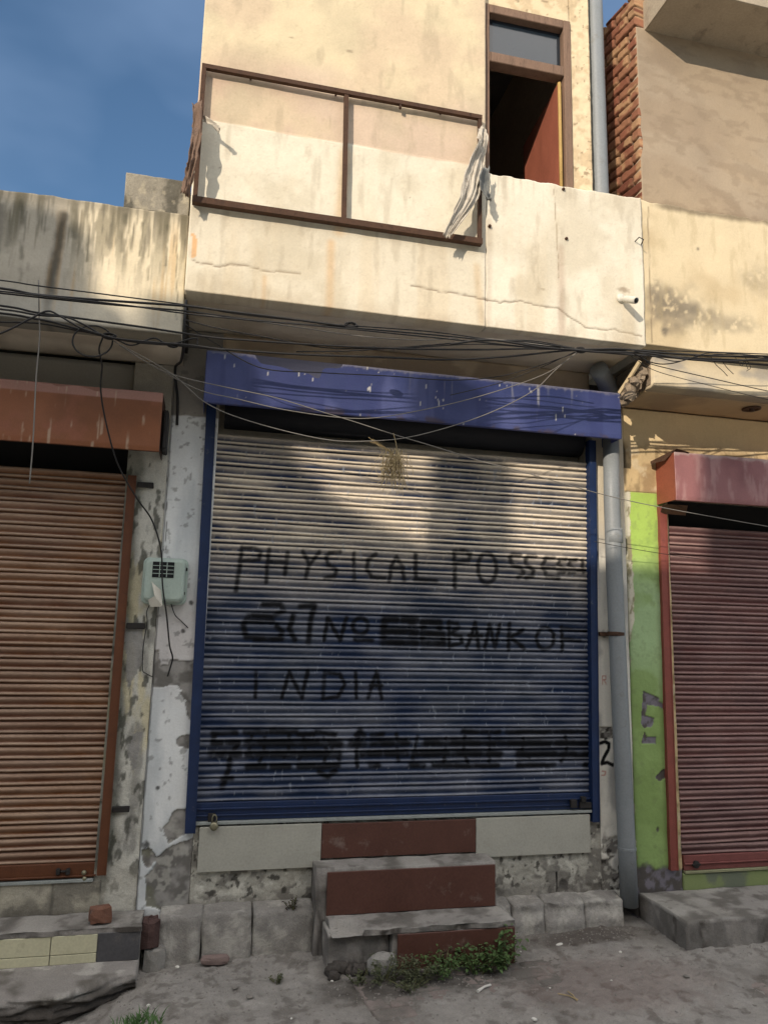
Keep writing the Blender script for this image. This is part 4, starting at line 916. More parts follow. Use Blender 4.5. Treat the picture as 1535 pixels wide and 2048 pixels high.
fl.build('bent_flap', m_rust, h); fl = MB(); fl.add([(2.93, -.1, 2.62), (3.05, -.2, 2.60), (3.10, -.1, 2.55), (2.96, -.02, 2.57)], [(0, 1, 2, 3)])
fl.build('bent_flap', m_rust, h)
# platform
rblock('platform', 2.72, 4.9, -.48, -.006, -.1, .15, parent=rbld, seed=5)
# upper storey: bare cement front, brick side, roof slab
def up_col(u, v, X, Z):
    c_ = np.broadcast_to(S('#a59278'), u.shape+(3,)); c_ = lerp(c_, S('#97856f'), ss(.35, .65, fbm(X, Z, 1.4, 4, 380))); c_ = lerp(c_, S('#ac9c85'), .4*ss(.5, .7, fbm(X*.6+Z, Z, 4, 5, 381)))
    c_ = lerp(c_, S('#8a7862'), .4*ss(.55, .65, fbm(X+Z*.5, Z*2.2, 9, 4, 382)))
    return lerp(c_, S('#6e5b48'), .6*ss(4.62, 4.5, Z+(fbm(X, Z, 9, 3, 383)-.5)*.1))
sheet('cement_front', (2.632, -.45, 4.40), (1, 0, 0), (0, 0, 1), 2.3, 1.50, .011, m_wall, rbld, up_col, lambda u, v, X, Z: (fbm(X, Z, 5, 5, 384)-.5)*.012, .10)
BH, BW = .078, .235
def brk(u, v):
    r = np.floor(v/BH); uu = u+BW*.5*(r % 2)+.02*vn(r*3.3, r*0+1, 5); c_ = np.floor(uu/BW)
    fx = np.abs(uu/BW-c_-.5)*2; fy = np.abs(v/BH-r-.5)*2; return r, c_, np.maximum(ss(.88, .97, fx), ss(.68, .9, fy))
def bk_col(u, v, X, Z):
    u2, v2 = warp(u, v, .006, 25, 390); r, c_, j = brk(u2, v2); t = vn(c_*5.1+.5, r*3.7+.5, 391)
    col = lerp(np.broadcast_to(S('#84503c'), u.shape+(3,)), S('#94684c'), t); col = lerp(col, S('#6d4030'), ss(.6, .8, vn(c_*2.7, r*5.9, 392)))
    col = lerp(col, S('#b08c64'), .7*ss(.5, .62, fbm(u, v, 12, 4, 393)))
    return lerp(col, S('#5c4736'), .85*j)
def bk_d(u, v, X, Z):
    u2, v2 = warp(u, v, .006, 25, 390); r, c_, j = brk(u2, v2); return -.028*j+(vn(c_*7.1, r*2.3, 394)-.5)*.014+(fbm(u, v, 24, 4, 395)-.5)*.008
an = math.radians(10); du = (math.sin(an), -math.cos(an), 0); W_ = 1.6
sheet('brick_side_wall', (2.624-du[0]*W_, -.452-du[1]*W_, 4.35), du, (0, 0, 1), W_, 1.82, .0065, m_brick, rbld, bk_col, bk_d, .2)
MB().box(2.70, 4.95, -.82, 3, 5.885, 6.13, .006, .004).build('roof_slab', mat('roof_fascia', S('#a3957f'), .9, .15, 5, 40, .004, stain=(6, .55, S('#6d6254'), .6)), rbld)
b = MB(); b.box(2.73, 4.95, .19, 4, 0, 3.54); b.box(2.66, 4.95, -.34, 4, 3.55, 3.62); b.box(2.84, 4.95, 1.0, 3.0, 3.63, 5.88); b.build('rear_body', m_opp, rbld)
b = MB(); b.box(-.28, 2.7, .21, 3.5, 0, 3.5); b.build('rear_body', m_opp, cb)
# dark sheet standing in for shade in the recess between buildings above the pipe
MB().box(2.47, 2.70, .14, .18, 3.0, 3.5).build('recess_back', m_dark, cb)
MB().box(-.296, -.222, -.34, .2, 3.372, 3.75).build('gap_shade_box', m_dark, cb)  # added dark box closes the sky gap and stands in for its shade

# ------------------------------------------------------------------ DRAINPIPE
dp = thing('drainpipe', 'long grey plastic drainpipe running down between the blue and the red shutter', 'pipe', (2.6, -.08, 0))
def pipe_seg(name, P, r, parent=dp, n=20): return MB().tube(P, r, n).build(name, m_pipe, parent, True)
t0, t1 = at(1188, 30, -.43), at(1199, 378, -.43)
ex = t0+(t0-t1)*.6
pipe_seg('upper_pipe', [ex, t0, t1, t1+(t1-t0)*.35], .056)
a, b2, c_, d2 = at(1196, 738, -.24), at(1212, 768, -.14), at(1219, 800, -.085), at(1222, 930, -.075)
pipe_seg('elbow', catmull([a, b2, c_, c_+(d2-c_)*.25], 6), .060)
P = [at(1221, 880, -.075), at(1223, 1000, -.075), at(1228, 1150, -.075), at(1240, 1430, -.075), at(1252, 1680, -.075), at(1258, 1812, -.075)]
pipe_seg('lower_pipe', P, .0535)
q = P[1]; 
def ring_at(px, py, r, h_): 
    q = at(px, py, -.075); return MB().lathe([(r-.008, -h_), (r, -h_+.004), (r, h_-.004), (r-.008, h_)], (q[0], q[1], q[2]), 'Z', 22)
ring_at(1227, 1072, .0585, .05).build('coupling', m_pipe, dp, True)
cmb = ring_at(1231, 1268, .0575, .014); q = at(1205, 1268, -.01); cmb.box(q[0]-.03, q[0]+.05, -.03, -.004, q[2]-.012, q[2]+.012, .003, .002); cmb.build('bracket', m_rust, dp)
cmb = ring_at(1253, 1697, .0565, .012); cmb.build('bracket', m_pipe, dp)

# ------------------------------------------------------------------ SIGN FRAME + TORN BANNERS
sf = thing('sign_frame', 'empty rusted iron sign frame with one mullion on the upper wall', 'frame', tuple(at(680, 460, -.6)))
FY = -.592
fa, fb, fc, fd = at(410, 127, FY), at(960, 235, FY), at(960, 484, FY), at(388, 397, FY)
xl, xr = (fa[0]+fd[0])/2, (fb[0]+fc[0])/2; ztp, zbt = (fa[2]+fb[2])/2, (fc[2]+fd[2])/2
def fbar(p, q, w, y0=FY, y1=FY+.026):
    mb = MB(); p = np.array(p); q = np.array(q); d = (q-p)/np.linalg.norm(q-p); n_ = np.array([-d[1], d[0]])*w/2
    K_ = 8; v = []
    for k in range(K_+1):
        c_ = p+(q-p)*k/K_+n_*0; o_ = (vn(np.array(k*1.3+p[0]), np.array(p[1]), 9)-.5)*.005
        v += [(c_[0]-n_[0], y0+o_, c_[1]-n_[1]+o_), (c_[0]+n_[0], y0+o_, c_[1]+n_[1]+o_), (c_[0]+n_[0], y1+o_, c_[1]+n_[1]+o_), (c_[0]-n_[0], y1+o_, c_[1]-n_[1]+o_)]
    f = [(3, 2, 1, 0), (K_*4, K_*4+1, K_*4+2, K_*4+3)]
    for k in range(K_):
        for j in range(4): f.append((k*4+j, k*4+(j+1) % 4, k*4+4+(j+1) % 4, k*4+4+j))
    return mb.add(v, f)
fbar((xl-.012, ztp), (xr+.012, ztp), .026).build('frame_bar', m_rust, sf)
fbar((xl-.014, zbt), (xr+.012, zbt), .036, FY-.010, FY+.030).build('frame_bar', m_rust, sf)
fbar((xl, ztp-.014), (xl, zbt+.019), .024).build('frame_bar', m_rust, sf)
fbar((xr, ztp-.014), (xr, zbt+.019), .022).build('frame_bar', m_rust, sf)
ma, mb2 = at(693, 190, FY), at(688, 430, FY)
fbar((ma[0], ztp-.014), (mb2[0], zbt+.019), .026).build('mullion', m_rust, sf)
q = at(800, 208, FY); MB().box(q[0]-.004, q[0]+.008, FY, FY+.02, q[2]-.02, q[2]+.002, .001, .001).build('wire_stub', m_rust, sf)
st_ = MB()
for x in (.05, .55, 1.2):
    MB().tube([(x, FY+.02, ztp), (x, YF+.01, ztp)], .006, 6).build('wall_stud', m_rust, sf); MB().tube([(x, FY+.02, zbt), (x, YF+.01, zbt)], .006, 6).build('wall_stud', m_rust, sf)

def ribbon(name, Lp, Rp, m, label, fold=.02, nf=5, nu=26, k=7, seed=1):
    """crumpled cloth between two measured edges (px, py, Y); given real thickness"""
    A = catmull([at(a, b_, y) for a, b_, y in Lp], k); B = catmull([at(a, b_, y) for a, b_, y in Rp], k); n = min(len(A), len(B))
    rn = np.random.RandomState(seed); V0 = []
    for i in range(n):
        for j in range(nu+1):
            t = j/nu; p = A[i]*(1-t)+B[i]*t
            f1 = (float(fbm(np.array(t*nf*1.6+i*.05), np.array(i*.16+seed), 1, 3, 410+seed))-.35)*fold*3.2+abs(math.sin(t*nf*2+i*.13))*fold*.35
            nn = float(fbm(np.array(p[0]), np.array(p[2]), 22, 3, seed+400))-.5
            p = p+np.array([nn*.02, -abs(f1)-nn*.03, nn*.02])
            if i == n-1 or i == 0: p = p+np.array([0, 0, rn.uniform(-.012, .012)])
            if j in (0, nu): p = p+np.array([rn.uniform(-.004, .004), 0, 0])
            V0.append(p)
    w = nu+1; F = []
    for i in range(n-1):
        for j in range(nu): F.append((i*w+j, i*w+j+1, (i+1)*w+j+1, (i+1)*w+j))
    o = mk(name, V0, F, m, None, True); s_ = o.modifiers.new('thickness', 'SOLIDIFY'); s_.thickness = .0022; s_.offset = 1
    tag(o, label, 'banner'); return o
ribbon('torn_banner', [(955, 258, -.63), (951, 290, -.66), (930, 345, -.67), (912, 410, -.67), (884, 472, -.655)],
       [(968, 252, -.60), (972, 290, -.61), (968, 335, -.62), (952, 400, -.64), (897, 478, -.65)], m_cloth, 'torn grey white plastic banner gathered at the right corner of the sign frame', .016, 5, seed=1)
ribbon('banner_shred', [(962, 338, -.65), (955, 360, -.67), (962, 385, -.665), (974, 402, -.66)], [(974, 336, -.62), (976, 360, -.62), (975, 385, -.62), (979, 403, -.62)], mat('grey_shred', S('#6f706c'), .9, .3, 20, 60, .002), 'small dark grey shred hanging off the right bar of the sign frame', .014, 3, 10, 4, seed=5)
ribbon('torn_banner', [(387, 208, -.60), (384, 260, -.62), (378, 310, -.65), (369, 350, -.66), (361, 386, -.66)],
       [(403, 206, -.64), (405, 250, -.65), (398, 300, -.67), (388, 350, -.67), (378, 394, -.66)], m_cloth2, 'brown torn banner strip wrapped along the left bar of the sign frame', .018, 3, 14, seed=2)
ribbon('banner_shred', [(407, 232, -.64), (420, 238, -.66), (432, 247, -.66), (440, 258, -.655)], [(408, 242, -.64), (418, 250, -.64), (430, 258, -.64), (437, 268, -.64)], m_cloth, 'tiny pale shred caught on the left bar of the sign frame', .006, 2, 8, 4, seed=3)

# bracket hook at the seam
q = at(1272, 484, YF); hk = MB(); hk.tube([(q[0]-.012, YF+.01, q[2]-.0), (q[0]-.012, YF-.05, q[2]+.005), (q[0]+.012, YF-.06, q[2]-.012), (q[0]+.026, YF-.01, q[2]-.02)], .0035, 6)
tag(hk.build('wall_hook', m_darkiron), 'small bent iron hook on the parapet edge above the camera', 'hook')

# ------------------------------------------------------------------ ELECTRICITY METER
em = thing('electricity_meter', 'pale green electricity meter box on the white pillar between the brown and blue shutters', 'meter', tuple(at(326, 1215, -.05)))
tl, brr = at(284, 1110, -.09), at(372, 1214, -.09)
x0, x1, z1, z0 = tl[0]+.006, brr[0]-.004, tl[2]-.006, brr[2]+.012
def rrect(x0, x1, z0, z1, r, n=6):
    o_ = []
    for cx, cz, a0 in ((x1-r, z0+r, -90), (x1-r, z1-r, 0), (x0+r, z1-r, 90), (x0+r, z0+r, 180)):
        for k in range(n+1):
            a = math.radians(a0+90*k/n); o_.append((cx+r*math.cos(a), cz+r*math.sin(a)))
    return o_
def rbox(mb, x0, x1, z0, z1, r, y0, y1, bev=.01):
    rings = [(rrect(x0, x1, z0, z1, r), y1), (rrect(x0, x1, z0, z1, r), y0+bev), (rrect(x0+bev*.3, x1-bev*.3, z0+bev*.3, z1-bev*.3, r), y0+bev*.4), (rrect(x0+bev, x1-bev, z0+bev, z1-bev, max(r-bev, .003)), y0)]
    n = len(rings[0][0]); v = [(x, y, z) for R_, y in rings for x, z in R_]; f = [tuple(range(n-1, -1, -1)), tuple(range(3*n, 4*n))]
    for i in range(3):
        for k in range(n): f.append((i*n+k, i*n+(k+1) % n, (i+1)*n+(k+1) % n, (i+1)*n+k))
    return mb.add(v, [tuple(reversed(q)) for q in f])
rbox(MB(), x0, x1, z0, z1, .035, -.035, -.004, .006).build('back_plate', m_meter, em)
rbox(MB(), x0+.014, x1-.012, z0+.012, z1-.010, .035, -.105, -.036, .018).build('cover', m_meter, em)
wa, wb = at(306, 1123, -.107), at(347, 1156, -.107)
dw = MB().box(wa[0], wb[0], -.1085, -.1045, wb[2], wa[2], .001).build('display_window', m_black, em)
g = MB()
for k in (1, 2): x = wa[0]+(wb[0]-wa[0])*k/3; g.box(x-.0022, x+.0022, -.111, -.1086, wb[2]+.002, wa[2]-.002)
for k in (1, 2, 3): z = wb[2]+(wa[2]-wb[2])*k/4; g.box(wa[0]+.002, wb[0]-.002, -.1112, -.1087, z-.0018, z+.0018)
g.build('grille', m_meter, em)
g = MB()
for (a, b_) in ((373, 1139), (368, 1187)):
    q = at(a, b_, -.04); MB().lathe([(.004, -.01), (.010, -.008), (.010, .008), (.004, .01)], (q[0]-.004, -.045, q[2]), 'X', 10).build('screw_knob', m_darkiron, em)
pv_ = MB(); pts = [at(a, b_, -.109-y) for a, b_, y in ((303, 1163, 0), (312, 1172, .012), (322, 1180, .004), (325, 1213, .02), (300, 1214, .004), (296, 1200, .02), (309, 1192, .03))]
pv_.add([tuple(p) for p in pts], [(0, 6, 1), (1, 6, 2), (2, 6, 3), (3, 6, 4), (4, 6, 5)])
o = pv_.build('torn_sticker', m_paper, em); s_ = o.modifiers.new('thickness', 'SOLIDIFY'); s_.thickness = .0008

# ------------------------------------------------------------------ CABLES
def cable(pts, r, label, m=None, name='overhead_cable', group='overhead cables', k=8, cat='cable'):
    P = [at(a, b_, y) for a, b_, y in pts]; Q = catmull(P, k)
    o = MB().tube(Q, r, 6).build(name, m or m_cable, None, True); tag(o, label, cat, group); return o
def ln(pts, Y): return [(a, b_, Y) for a, b_ in pts]
Y1 = -.68
cable(ln([(-260, 530), (0, 560), (74, 571), (230, 591), (375, 610), (470, 627), (607, 642), (690, 650), (860, 663), (983, 679), (1148, 697), (1272, 700), (1400, 703), (1535, 708), (1700, 712)], Y1), .0035, 'topmost thin black cable crossing the whole facade, knotted below the parapet')
cable(ln([(-260, 545), (0, 576), (74, 589), (191, 599), (375, 612), (437, 620), (560, 635), (690, 652)], Y1-.02), .0065, 'thick black cable running from the left edge to the knot below the parapet')
cable(ln([(-260, 555), (0, 582), (90, 592), (250, 610), (372, 627), (500, 640), (640, 652), (800, 668), (960, 684), (1100, 697), (1260, 704), (1535, 716), (1700, 720)], Y1-.03), .004, 'black cable just under the thick one, crossing under the whole parapet')
cable(ln([(-260, 558), (0, 586), (200, 607), (372, 622), (520, 641), (700, 655), (850, 668), (983, 680), (1060, 684), (1148, 697)], Y1-.01), .0045, 'black cable passing through the knot and sagging to the right bundle')
cable(ln([(372, 622), (425, 631), (470, 637), (516, 643), (600, 655), (720, 672), (840, 680), (960, 676), (1148, 698)], Y1+.03), .0028, 'thin pale grey wire across the dark soffit of the middle shop', m_cable2)
cable(ln([(-260, 585), (0, 611), (74, 625), (191, 641), (300, 656), (420, 674), (493, 680), (645, 690), (795, 697), (960, 699), (1060, 697), (1150, 700), (1300, 712), (1535, 722), (1700, 728)], Y1), .0055, 'black cable leaving the left clump and running low under the soffit')
cable(ln([(-260, 600), (0, 626), (63, 636), (109, 645), (197, 669), (274, 684), (350, 690), (420, 696), (588, 708), (758, 714), (900, 719), (1024, 712), (1148, 700), (1230, 706), (1535, 730), (1700, 738)], Y1+.02), .006, 'lowest heavy black cable over the top edge of the blue hood')
cable(ln([(-260, 592), (0, 618), (76, 630), (131, 634), (170, 650), (219, 674), (315, 685), (380, 690), (450, 700)], Y1-.02), .005, 'black cable curving through the tangle on the left parapet')
cable(ln([(-200, 640), (0, 644), (55, 645), (96, 649), (150, 660), (215, 672), (260, 690), (290, 681), (310, 676), (340, 688), (390, 676), (395, 690)], Y1+.03), .0045, 'loosely kinked black cable at the left clump')
cable(ln([(-60, 690), (0, 667), (27, 655), (63, 636), (95, 622), (120, 632), (160, 655), (200, 668)], Y1-.04), .005, 'black cable rising from the left edge into the clump')
cable(ln([(592, 703), (680, 702), (758, 698), (860, 690), (960, 682), (1060, 681), (1148, 696)], Y1+.05), .0035, 'short black wire arcing under the soffit in the middle')
cable(ln([(372, 640), (430, 655), (520, 672), (640, 694), (740, 697), (800, 696), (840, 694), (960, 688), (1100, 698)], Y1+.01), .0035, 'thin black wire dipping to a dark splice under the soffit')
cable(ln([(900, 688), (980, 680), (1080, 694), (1150, 699), (1240, 698), (1330, 706), (1440, 712), (1535, 712), (1700, 716)], Y1-.05), .006, 'thick upper cable of the bundle in front of the right parapet')
cable(ln([(1120, 697), (1200, 704), (1290, 706), (1370, 718), (1450, 722), (1535, 719), (1700, 722)], Y1-.06), .006, 'thick lower cable of the bundle in front of the right parapet')
cable(ln([(1150, 700), (1250, 702), (1300, 724), (1340, 727), (1400, 712), (1470, 708), (1535, 714)], Y1-.04), .0035, 'thin wire looping down out of the right bundle')
cable(ln([(1262, 700), (1320, 716), (1360, 722), (1420, 705), (1500, 710), (1580, 712)], Y1-.07), .003, 'thin wire weaving over the right bundle')
for i, (pts, lab) in enumerate((([(1420, 712), (1430, 728), (1445, 742), (1454, 752)], 'first frayed wire end hanging below the right bundle'), ([(1470, 715), (1482, 732), (1488, 722), (1495, 738)], 'second curled wire end below the right bundle'), ([(1488, 712), (1500, 734), (1492, 742)], 'third short wire end below the right bundle'), ([(1440, 716), (1452, 734), (1466, 748)], 'fourth long wire end below the right bundle'))):
    cable(ln(pts, Y1-.05), .002, lab, name='wire_end', group='frayed wire ends', cat='wire')
# splice knots
def knot(px, py, Y, s_, label):
    q = at(px, py, Y); mb = MB()
    for k in range(5):
        a0 = rng.uniform(0, 6.28); pts = [(q[0]+s_*1.3*math.cos(a0+t*.9)*(.6+.4*k/5), q[1]+s_*.35*math.sin(a0*2+t), q[2]+s_*.4*math.sin(a0+t*.9)) for t in range(8)]
        mb.tube(catmull(pts, 4), .004, 5)
    return tag(mb.build('cable_knot', m_cable, None, True), label, 'knot')
knot(702, 650, Y1, .032, 'dark cable knot below the parapet under the sign frame')
knot(218, 672, Y1, .030, 'dark cable knot at the lower right corner of the left parapet')
knot(1160, 700, Y1-.03, .03, 'cable junction where the wires meet above the drainpipe elbow')
knot(345, 690, Y1, .022, 'small cable tangle beside the top left of the blue hood')
cp = [(185+40*math.cos(t), 682+31*math.sin(t), -.64-.002*i) for i, t in enumerate(np.linspace(-1.2, 5.4, 20))]
cable(cp, .0045, 'black loop of spare cable hanging under the left parapet', name='cable_loop', group=None, k=3)
cable([(372, 600, -.54), (369, 640, -.56), (367, 690, -.5), (362, 722, -.3), (350, 738, -.1), (355, 800, -.03), (354, 850, -.02)], .008, 'short black cable down the corner between left and middle shops', group=None)
cable(ln([(77, 560), (78, 620), (79, 677), (72, 759), (66, 882), (59, 967)], -.66), .0035, 'thin cable hanging straight down in front of the brown hood', m_cable2, name='hanging_cable', group='hanging cables')
cable([(205, 676, -.66), (198, 699, -.62), (204, 731, -.55), (201, 773, -.48), (208, 827, -.42), (227, 904, -.36), (246, 950, -.30), (276, 1000, -.22), (304, 1041, -.16), (322, 1101, -.13), (325, 1170, -.13), (333, 1230, -.11), (339, 1290, -.06), (345, 1314, -.03), (342, 1330, -.015), (335, 1353, -.01)], .0045, 'black cable drooping from the left knot to the meter and past it', name='hanging_cable', group='hanging cables')
cable([(342, 1208, -.05), (350, 1230, -.02), (362, 1242, -.012), (376, 1256, -.01)], .003, 'short wire from the meter toward the blue rail', name='meter_wire', group='meter wires')
cable([(300, 1208, -.05), (293, 1225, -.015), (294, 1245, -.012), (287, 1290, -.01), (285, 1338, -.01), (292, 1347, -.01), (305, 1354, -.01)], .0028, 'long thin wire from the meter down the left pillar edge', name='meter_wire', group='meter wires')
YD = -.5
cable([(220, 674, -.66), (238, 688, -.64), (340, 745, -.58), (414, 807, YD), (505, 844, YD), (645, 878, YD), (739, 882, YD), (833, 871, YD), (960, 833, YD), (1060, 785, -.55), (1110, 740, -.62), (1155, 702, -.68)], .0026, 'pale wire sagging lowest in front of the blue hood', m_cable2, name='drooping_wire', group='wires drooping in front of the blue hood')
cable([(220, 676, -.66), (298, 727, -.6), (356, 752, -.55), (455, 775, YD), (550, 795, YD), (645, 824, YD), (701, 841, YD), (788, 869, YD), (871, 894, YD), (960, 922, YD), (1024, 938, YD), (1190, 985, -.45), (1318, 1014, -.42), (1535, 1053, -.42), (1700, 1080, -.42)], .0026, 'grey wire falling diagonally from the left knot past the red shutter', m_cable2, name='drooping_wire', group='wires drooping in front of the blue hood')
cable([(238, 690, -.64), (298, 727, -.6), (394, 778, YD), (471, 797, YD), (584, 822, YD), (720, 837, YD), (833, 822, YD), (960, 792, YD), (1086, 749, -.6), (1156, 704, -.68)], .0026, 'grey wire sagging along the lower edge of the blue hood', m_cable2, name='drooping_wire', group='wires drooping in front of the blue hood')
cable([(372, 650, -.6), (420, 680, -.55), (520, 735, YD), (640, 745, YD), (780, 752, YD), (900, 760, YD), (1000, 752, -.55), (1090, 727, -.62), (1158, 702, -.68)], .003, 'dark wire sagging across the middle of the blue hood', name='drooping_wire', group='wires drooping in front of the blue hood')
cable([(900, 790, -.5), (960, 776, YD), (1010, 762, -.55), (1080, 735, -.6), (1150, 703, -.68)], .0026, 'short dark wire at the right part of the blue hood', name='drooping_wire', group='wires drooping in front of the blue hood')
cable([(1290, 718, -.72), (1305, 729, -.7), (1420, 756, -.66), (1535, 782, -.62), (1700, 815, -.6)], .0028, 'thin black wire slanting over the right ledge, upper one', name='ledge_wire', group='wires slanting over the right ledge')
cable([(1262, 712, -.72), (1312, 742, -.7), (1420, 771, -.66), (1535, 799, -.62), (1700, 835, -.6)], .002, 'thin black wire slanting over the right ledge, lower one', name='ledge_wire', group='wires slanting over the right ledge')
cable([(1188, 1083, -.15), (1255, 1096, -.14), (1334, 1109, -.10), (1400, 1118, -.05)], .002, 'hair thin wire crossing the green pillar below the pipe coupling', name='thin_wire', group=None)

# straw tuft hanging from the crossing wires
tf = thing('straw_tuft', 'dry beige straw tuft hanging on a string in front of the blue shutter', 'straw', tuple(at(790, 980, -.5)))
q0 = at(786, 866, -.5); q1 = at(798, 925, -.5); MB().tube(catmull([q0, at(791, 885, -.5), q1], 4), .0022, 5).build('string', m_straw, tf)
sm = MB(); rr_ = random.Random(5)
for k in range(170):
    a = rr_.gauss(788, 11); b_ = rr_.uniform(895, 935); ln_ = rr_.uniform(18, 60); sp = rr_.gauss(0, 9); y = -.5+rr_.uniform(-.035, .035)
    P = [at(a, b_, y), at(a+sp*.5+rr_.uniform(-4, 4), b_+ln_*.5, y+rr_.uniform(-.02, .02)), at(a+sp+rr_.uniform(-4, 4), b_+ln_, y+rr_.uniform(-.03, .03))]
    sm.tube(catmull(P, 3), .0013, 3, False)
for k in range(34):
    a = rr_.gauss(770, 14); b_ = rr_.uniform(915, 950); P = [at(a, b_, -.5), at(a+rr_.uniform(-9, 9), b_+rr_.uniform(3, 16), -.49), at(a+rr_.uniform(-14, 14), b_+rr_.uniform(4, 26), -.5)]
    sm.tube(catmull(P, 3), .0010, 3, False)
for k in range(7):
    P = [at(742+rr_.uniform(-6, 10), 878+rr_.uniform(-5, 8), -.5), at(762, 892+rr_.uniform(-5, 5), -.5), at(785, 906, -.5)]; sm.tube(catmull(P, 3), .0012, 3, False)
sm.build('straw', m_straw, tf)

# ------------------------------------------------------------------ LOOSE THINGS
def lump(name, x, y, z, sx, sy, sz, m, label, cat, group=None, rot=0., seed=0, parent=None, sq=.0):
    r_ = np.random.RandomState(seed); V0 = []; F = []; nu, nv = 10, 7
    for i in range(nv+1):
        ph = math.pi*i/nv
        for j in range(nu):
            th = 2*math.pi*j/nu; d = np.array([math.sin(ph)*math.cos(th), math.sin(ph)*math.sin(th), math.cos(ph)])
            if sq: d = d/(np.abs(d).max()**sq)
            d = d*(1+(r_.rand()-.5)*.16); d = d*np.array([sx, sy, sz])
            V0.append((x+d[0]*math.cos(rot)-d[1]*math.sin(rot), y+d[0]*math.sin(rot)+d[1]*math.cos(rot), z+d[2]))
    for i in range(nv):
        for j in range(nu): F.append((i*nu+j, (i+1)*nu+j, (i+1)*nu+(j+1) % nu, i*nu+(j+1) % nu))
    o = mk(name, V0, F, m, parent); 
    if parent is None: tag(o, label, cat, group)
    return o
q = atz(204, 1832, .212)
lump('brick_chunk', q[0], -.16, .255, .052, .04, .040, m_brk, 'broken orange brick lying on the left tiled ledge', 'brick', rot=.3, seed=2, sq=.9)
q = at(300, 1845, -.12); lump('brick_chunk', q[0], -.12, .14, .05, .06, .075, mat('maroon_brick', S('#503c38'), .95, .35, 24, 90, .006), 'maroon broken brick wedged in the gap, upper one', 'brick', rot=.2, seed=3, sq=.7)
lump('concrete_chunk', at(310, 1905, -.14)[0], -.13, .01, .055, .05, .065, m_cement, 'grey concrete lump in the gap under the maroon brick', 'rubble', seed=4, sq=.85)
lump('stone_slab', at(430, 1915, -.18)[0], -.165, -.0, .075, .03, .022, mat('pinkish_stone', S('#7c6a64'), .9, .25, 14, 60, .004), 'flat pinkish stone at the foot of the left curb', 'stone', seed=6, sq=.5)
lump('rubble_lump', at(865, 1885, -.4)[0]-.28, -.43, .02, .08, .05, .06, m_cement, 'rounded cement lump under the broken corner of the lower step', 'rubble', seed=8, sq=.3)

def gz(x, y): return float(ground_z(np.array(float(x)), np.array(float(y))))
sm = [(1118, 1885, .012, 'long white scrap on the dirt by the right curb', 1), (1040, 1896, .006, 'dot of white litter left of the long scrap', 1), (1235, 1878, .008, 'dark stone chip nearest the drainpipe foot', 0),
      (1240, 1907, .010, 'pale chip right of the long white scrap', 1), (1243, 1934, .009, 'dark pebble below the pale chip', 0), (1099, 1966, .006, 'white dot of litter in the middle of the dirt', 1),
      (1222, 1960, .005, 'white speck in front of the right platform', 1), (1372, 1958, .014, 'grey stone in front of the right platform', 0), (1068, 2036, .012, 'pale stone at the bottom edge of the dirt', 1), (664, 1951, .007, 'white crumb left of the weeds', 1),
      (583, 2024, .006, 'pale crumb at the lower left of the dirt', 1), (860, 1985, .009, 'dark pebble below the weeds', 0), (402, 1988, .01, 'dark pebble between the grass tuft and the curb', 0), (470, 1968, .014, 'dark clod in front of the left curb', 0), (500, 1985, .016, 'larger dark clod in front of the left curb', 0), (355, 1925, .012, 'pale plaster flake by the gap', 1)]
for i, (a, b_, s_, lab, kd) in enumerate(sm):
    q = atz(a, b_, 0); lump('stone_chip' if kd == 0 else 'litter_scrap', q[0], q[1], gz(q[0], q[1])+s_*.4, s_*(2.2 if i == 0 else 1.2), s_*.9, s_*.55, m_pale if kd else m_stone, lab, 'stone' if kd == 0 else 'litter', 'chips and scraps on the dirt', rot=rng.uniform(0, 3), seed=20+i)
tw = MB()
for (a, b_, c_, d_) in ((1115, 1985, 1155, 2002), (1135, 1980, 1153, 2003)):
    p, q = atz(a, b_, 0), atz(c_, d_, 0); p[2] = gz(p[0], p[1])+.006; q[2] = gz(q[0], q[1])+.006; tw.tube([p, (p+q)/2+np.array([.004, .003, .003]), q], .003, 5)
tag(tw.build('twig', m_straw), 'forked pale twig on the dirt in front of the right curb', 'twig')
p, q = atz(955, 1980, 0), atz(980, 1962, 0); p[2] = gz(p[0], p[1])+.008; q[2] = gz(q[0], q[1])+.008
tag(MB().tube([p, (p+q)/2+np.array([0, 0, .006]), q], [.008, .005, .006], 6).build('dry_leaf', m_pale), 'curled dry leaf in front of the weeds', 'leaf')

gv = MB(); r3 = random.Random(9)
for k in range(5200):
    x = r3.uniform(-.9, 3.8); y = -.12-abs(r3.gauss(0, .5)); 
    if y < -1.6: continue
    s_ = r3.choice([.0025, .003, .004, .0045, .006, .009]); z = gz(x, y)
    pts = [(x+s_*math.cos(t+k)*r3.uniform(.7, 1.2), y+s_*math.sin(t+k)*r3.uniform(.7, 1.2), z-.001) for t in (0, 1.57, 3.14, 4.71)]+[(x+r3.uniform(-.3, .3)*s_, y, z+s_*r3.uniform(.5, .9))]
    gv.add(pts, [(0, 1, 4), (1, 2, 4), (2, 3, 4), (3, 0, 4)])
tag(gv.build('gravel', m_stone), 'fine gravel and crumbs scattered on the dirt', None, kind='stuff')

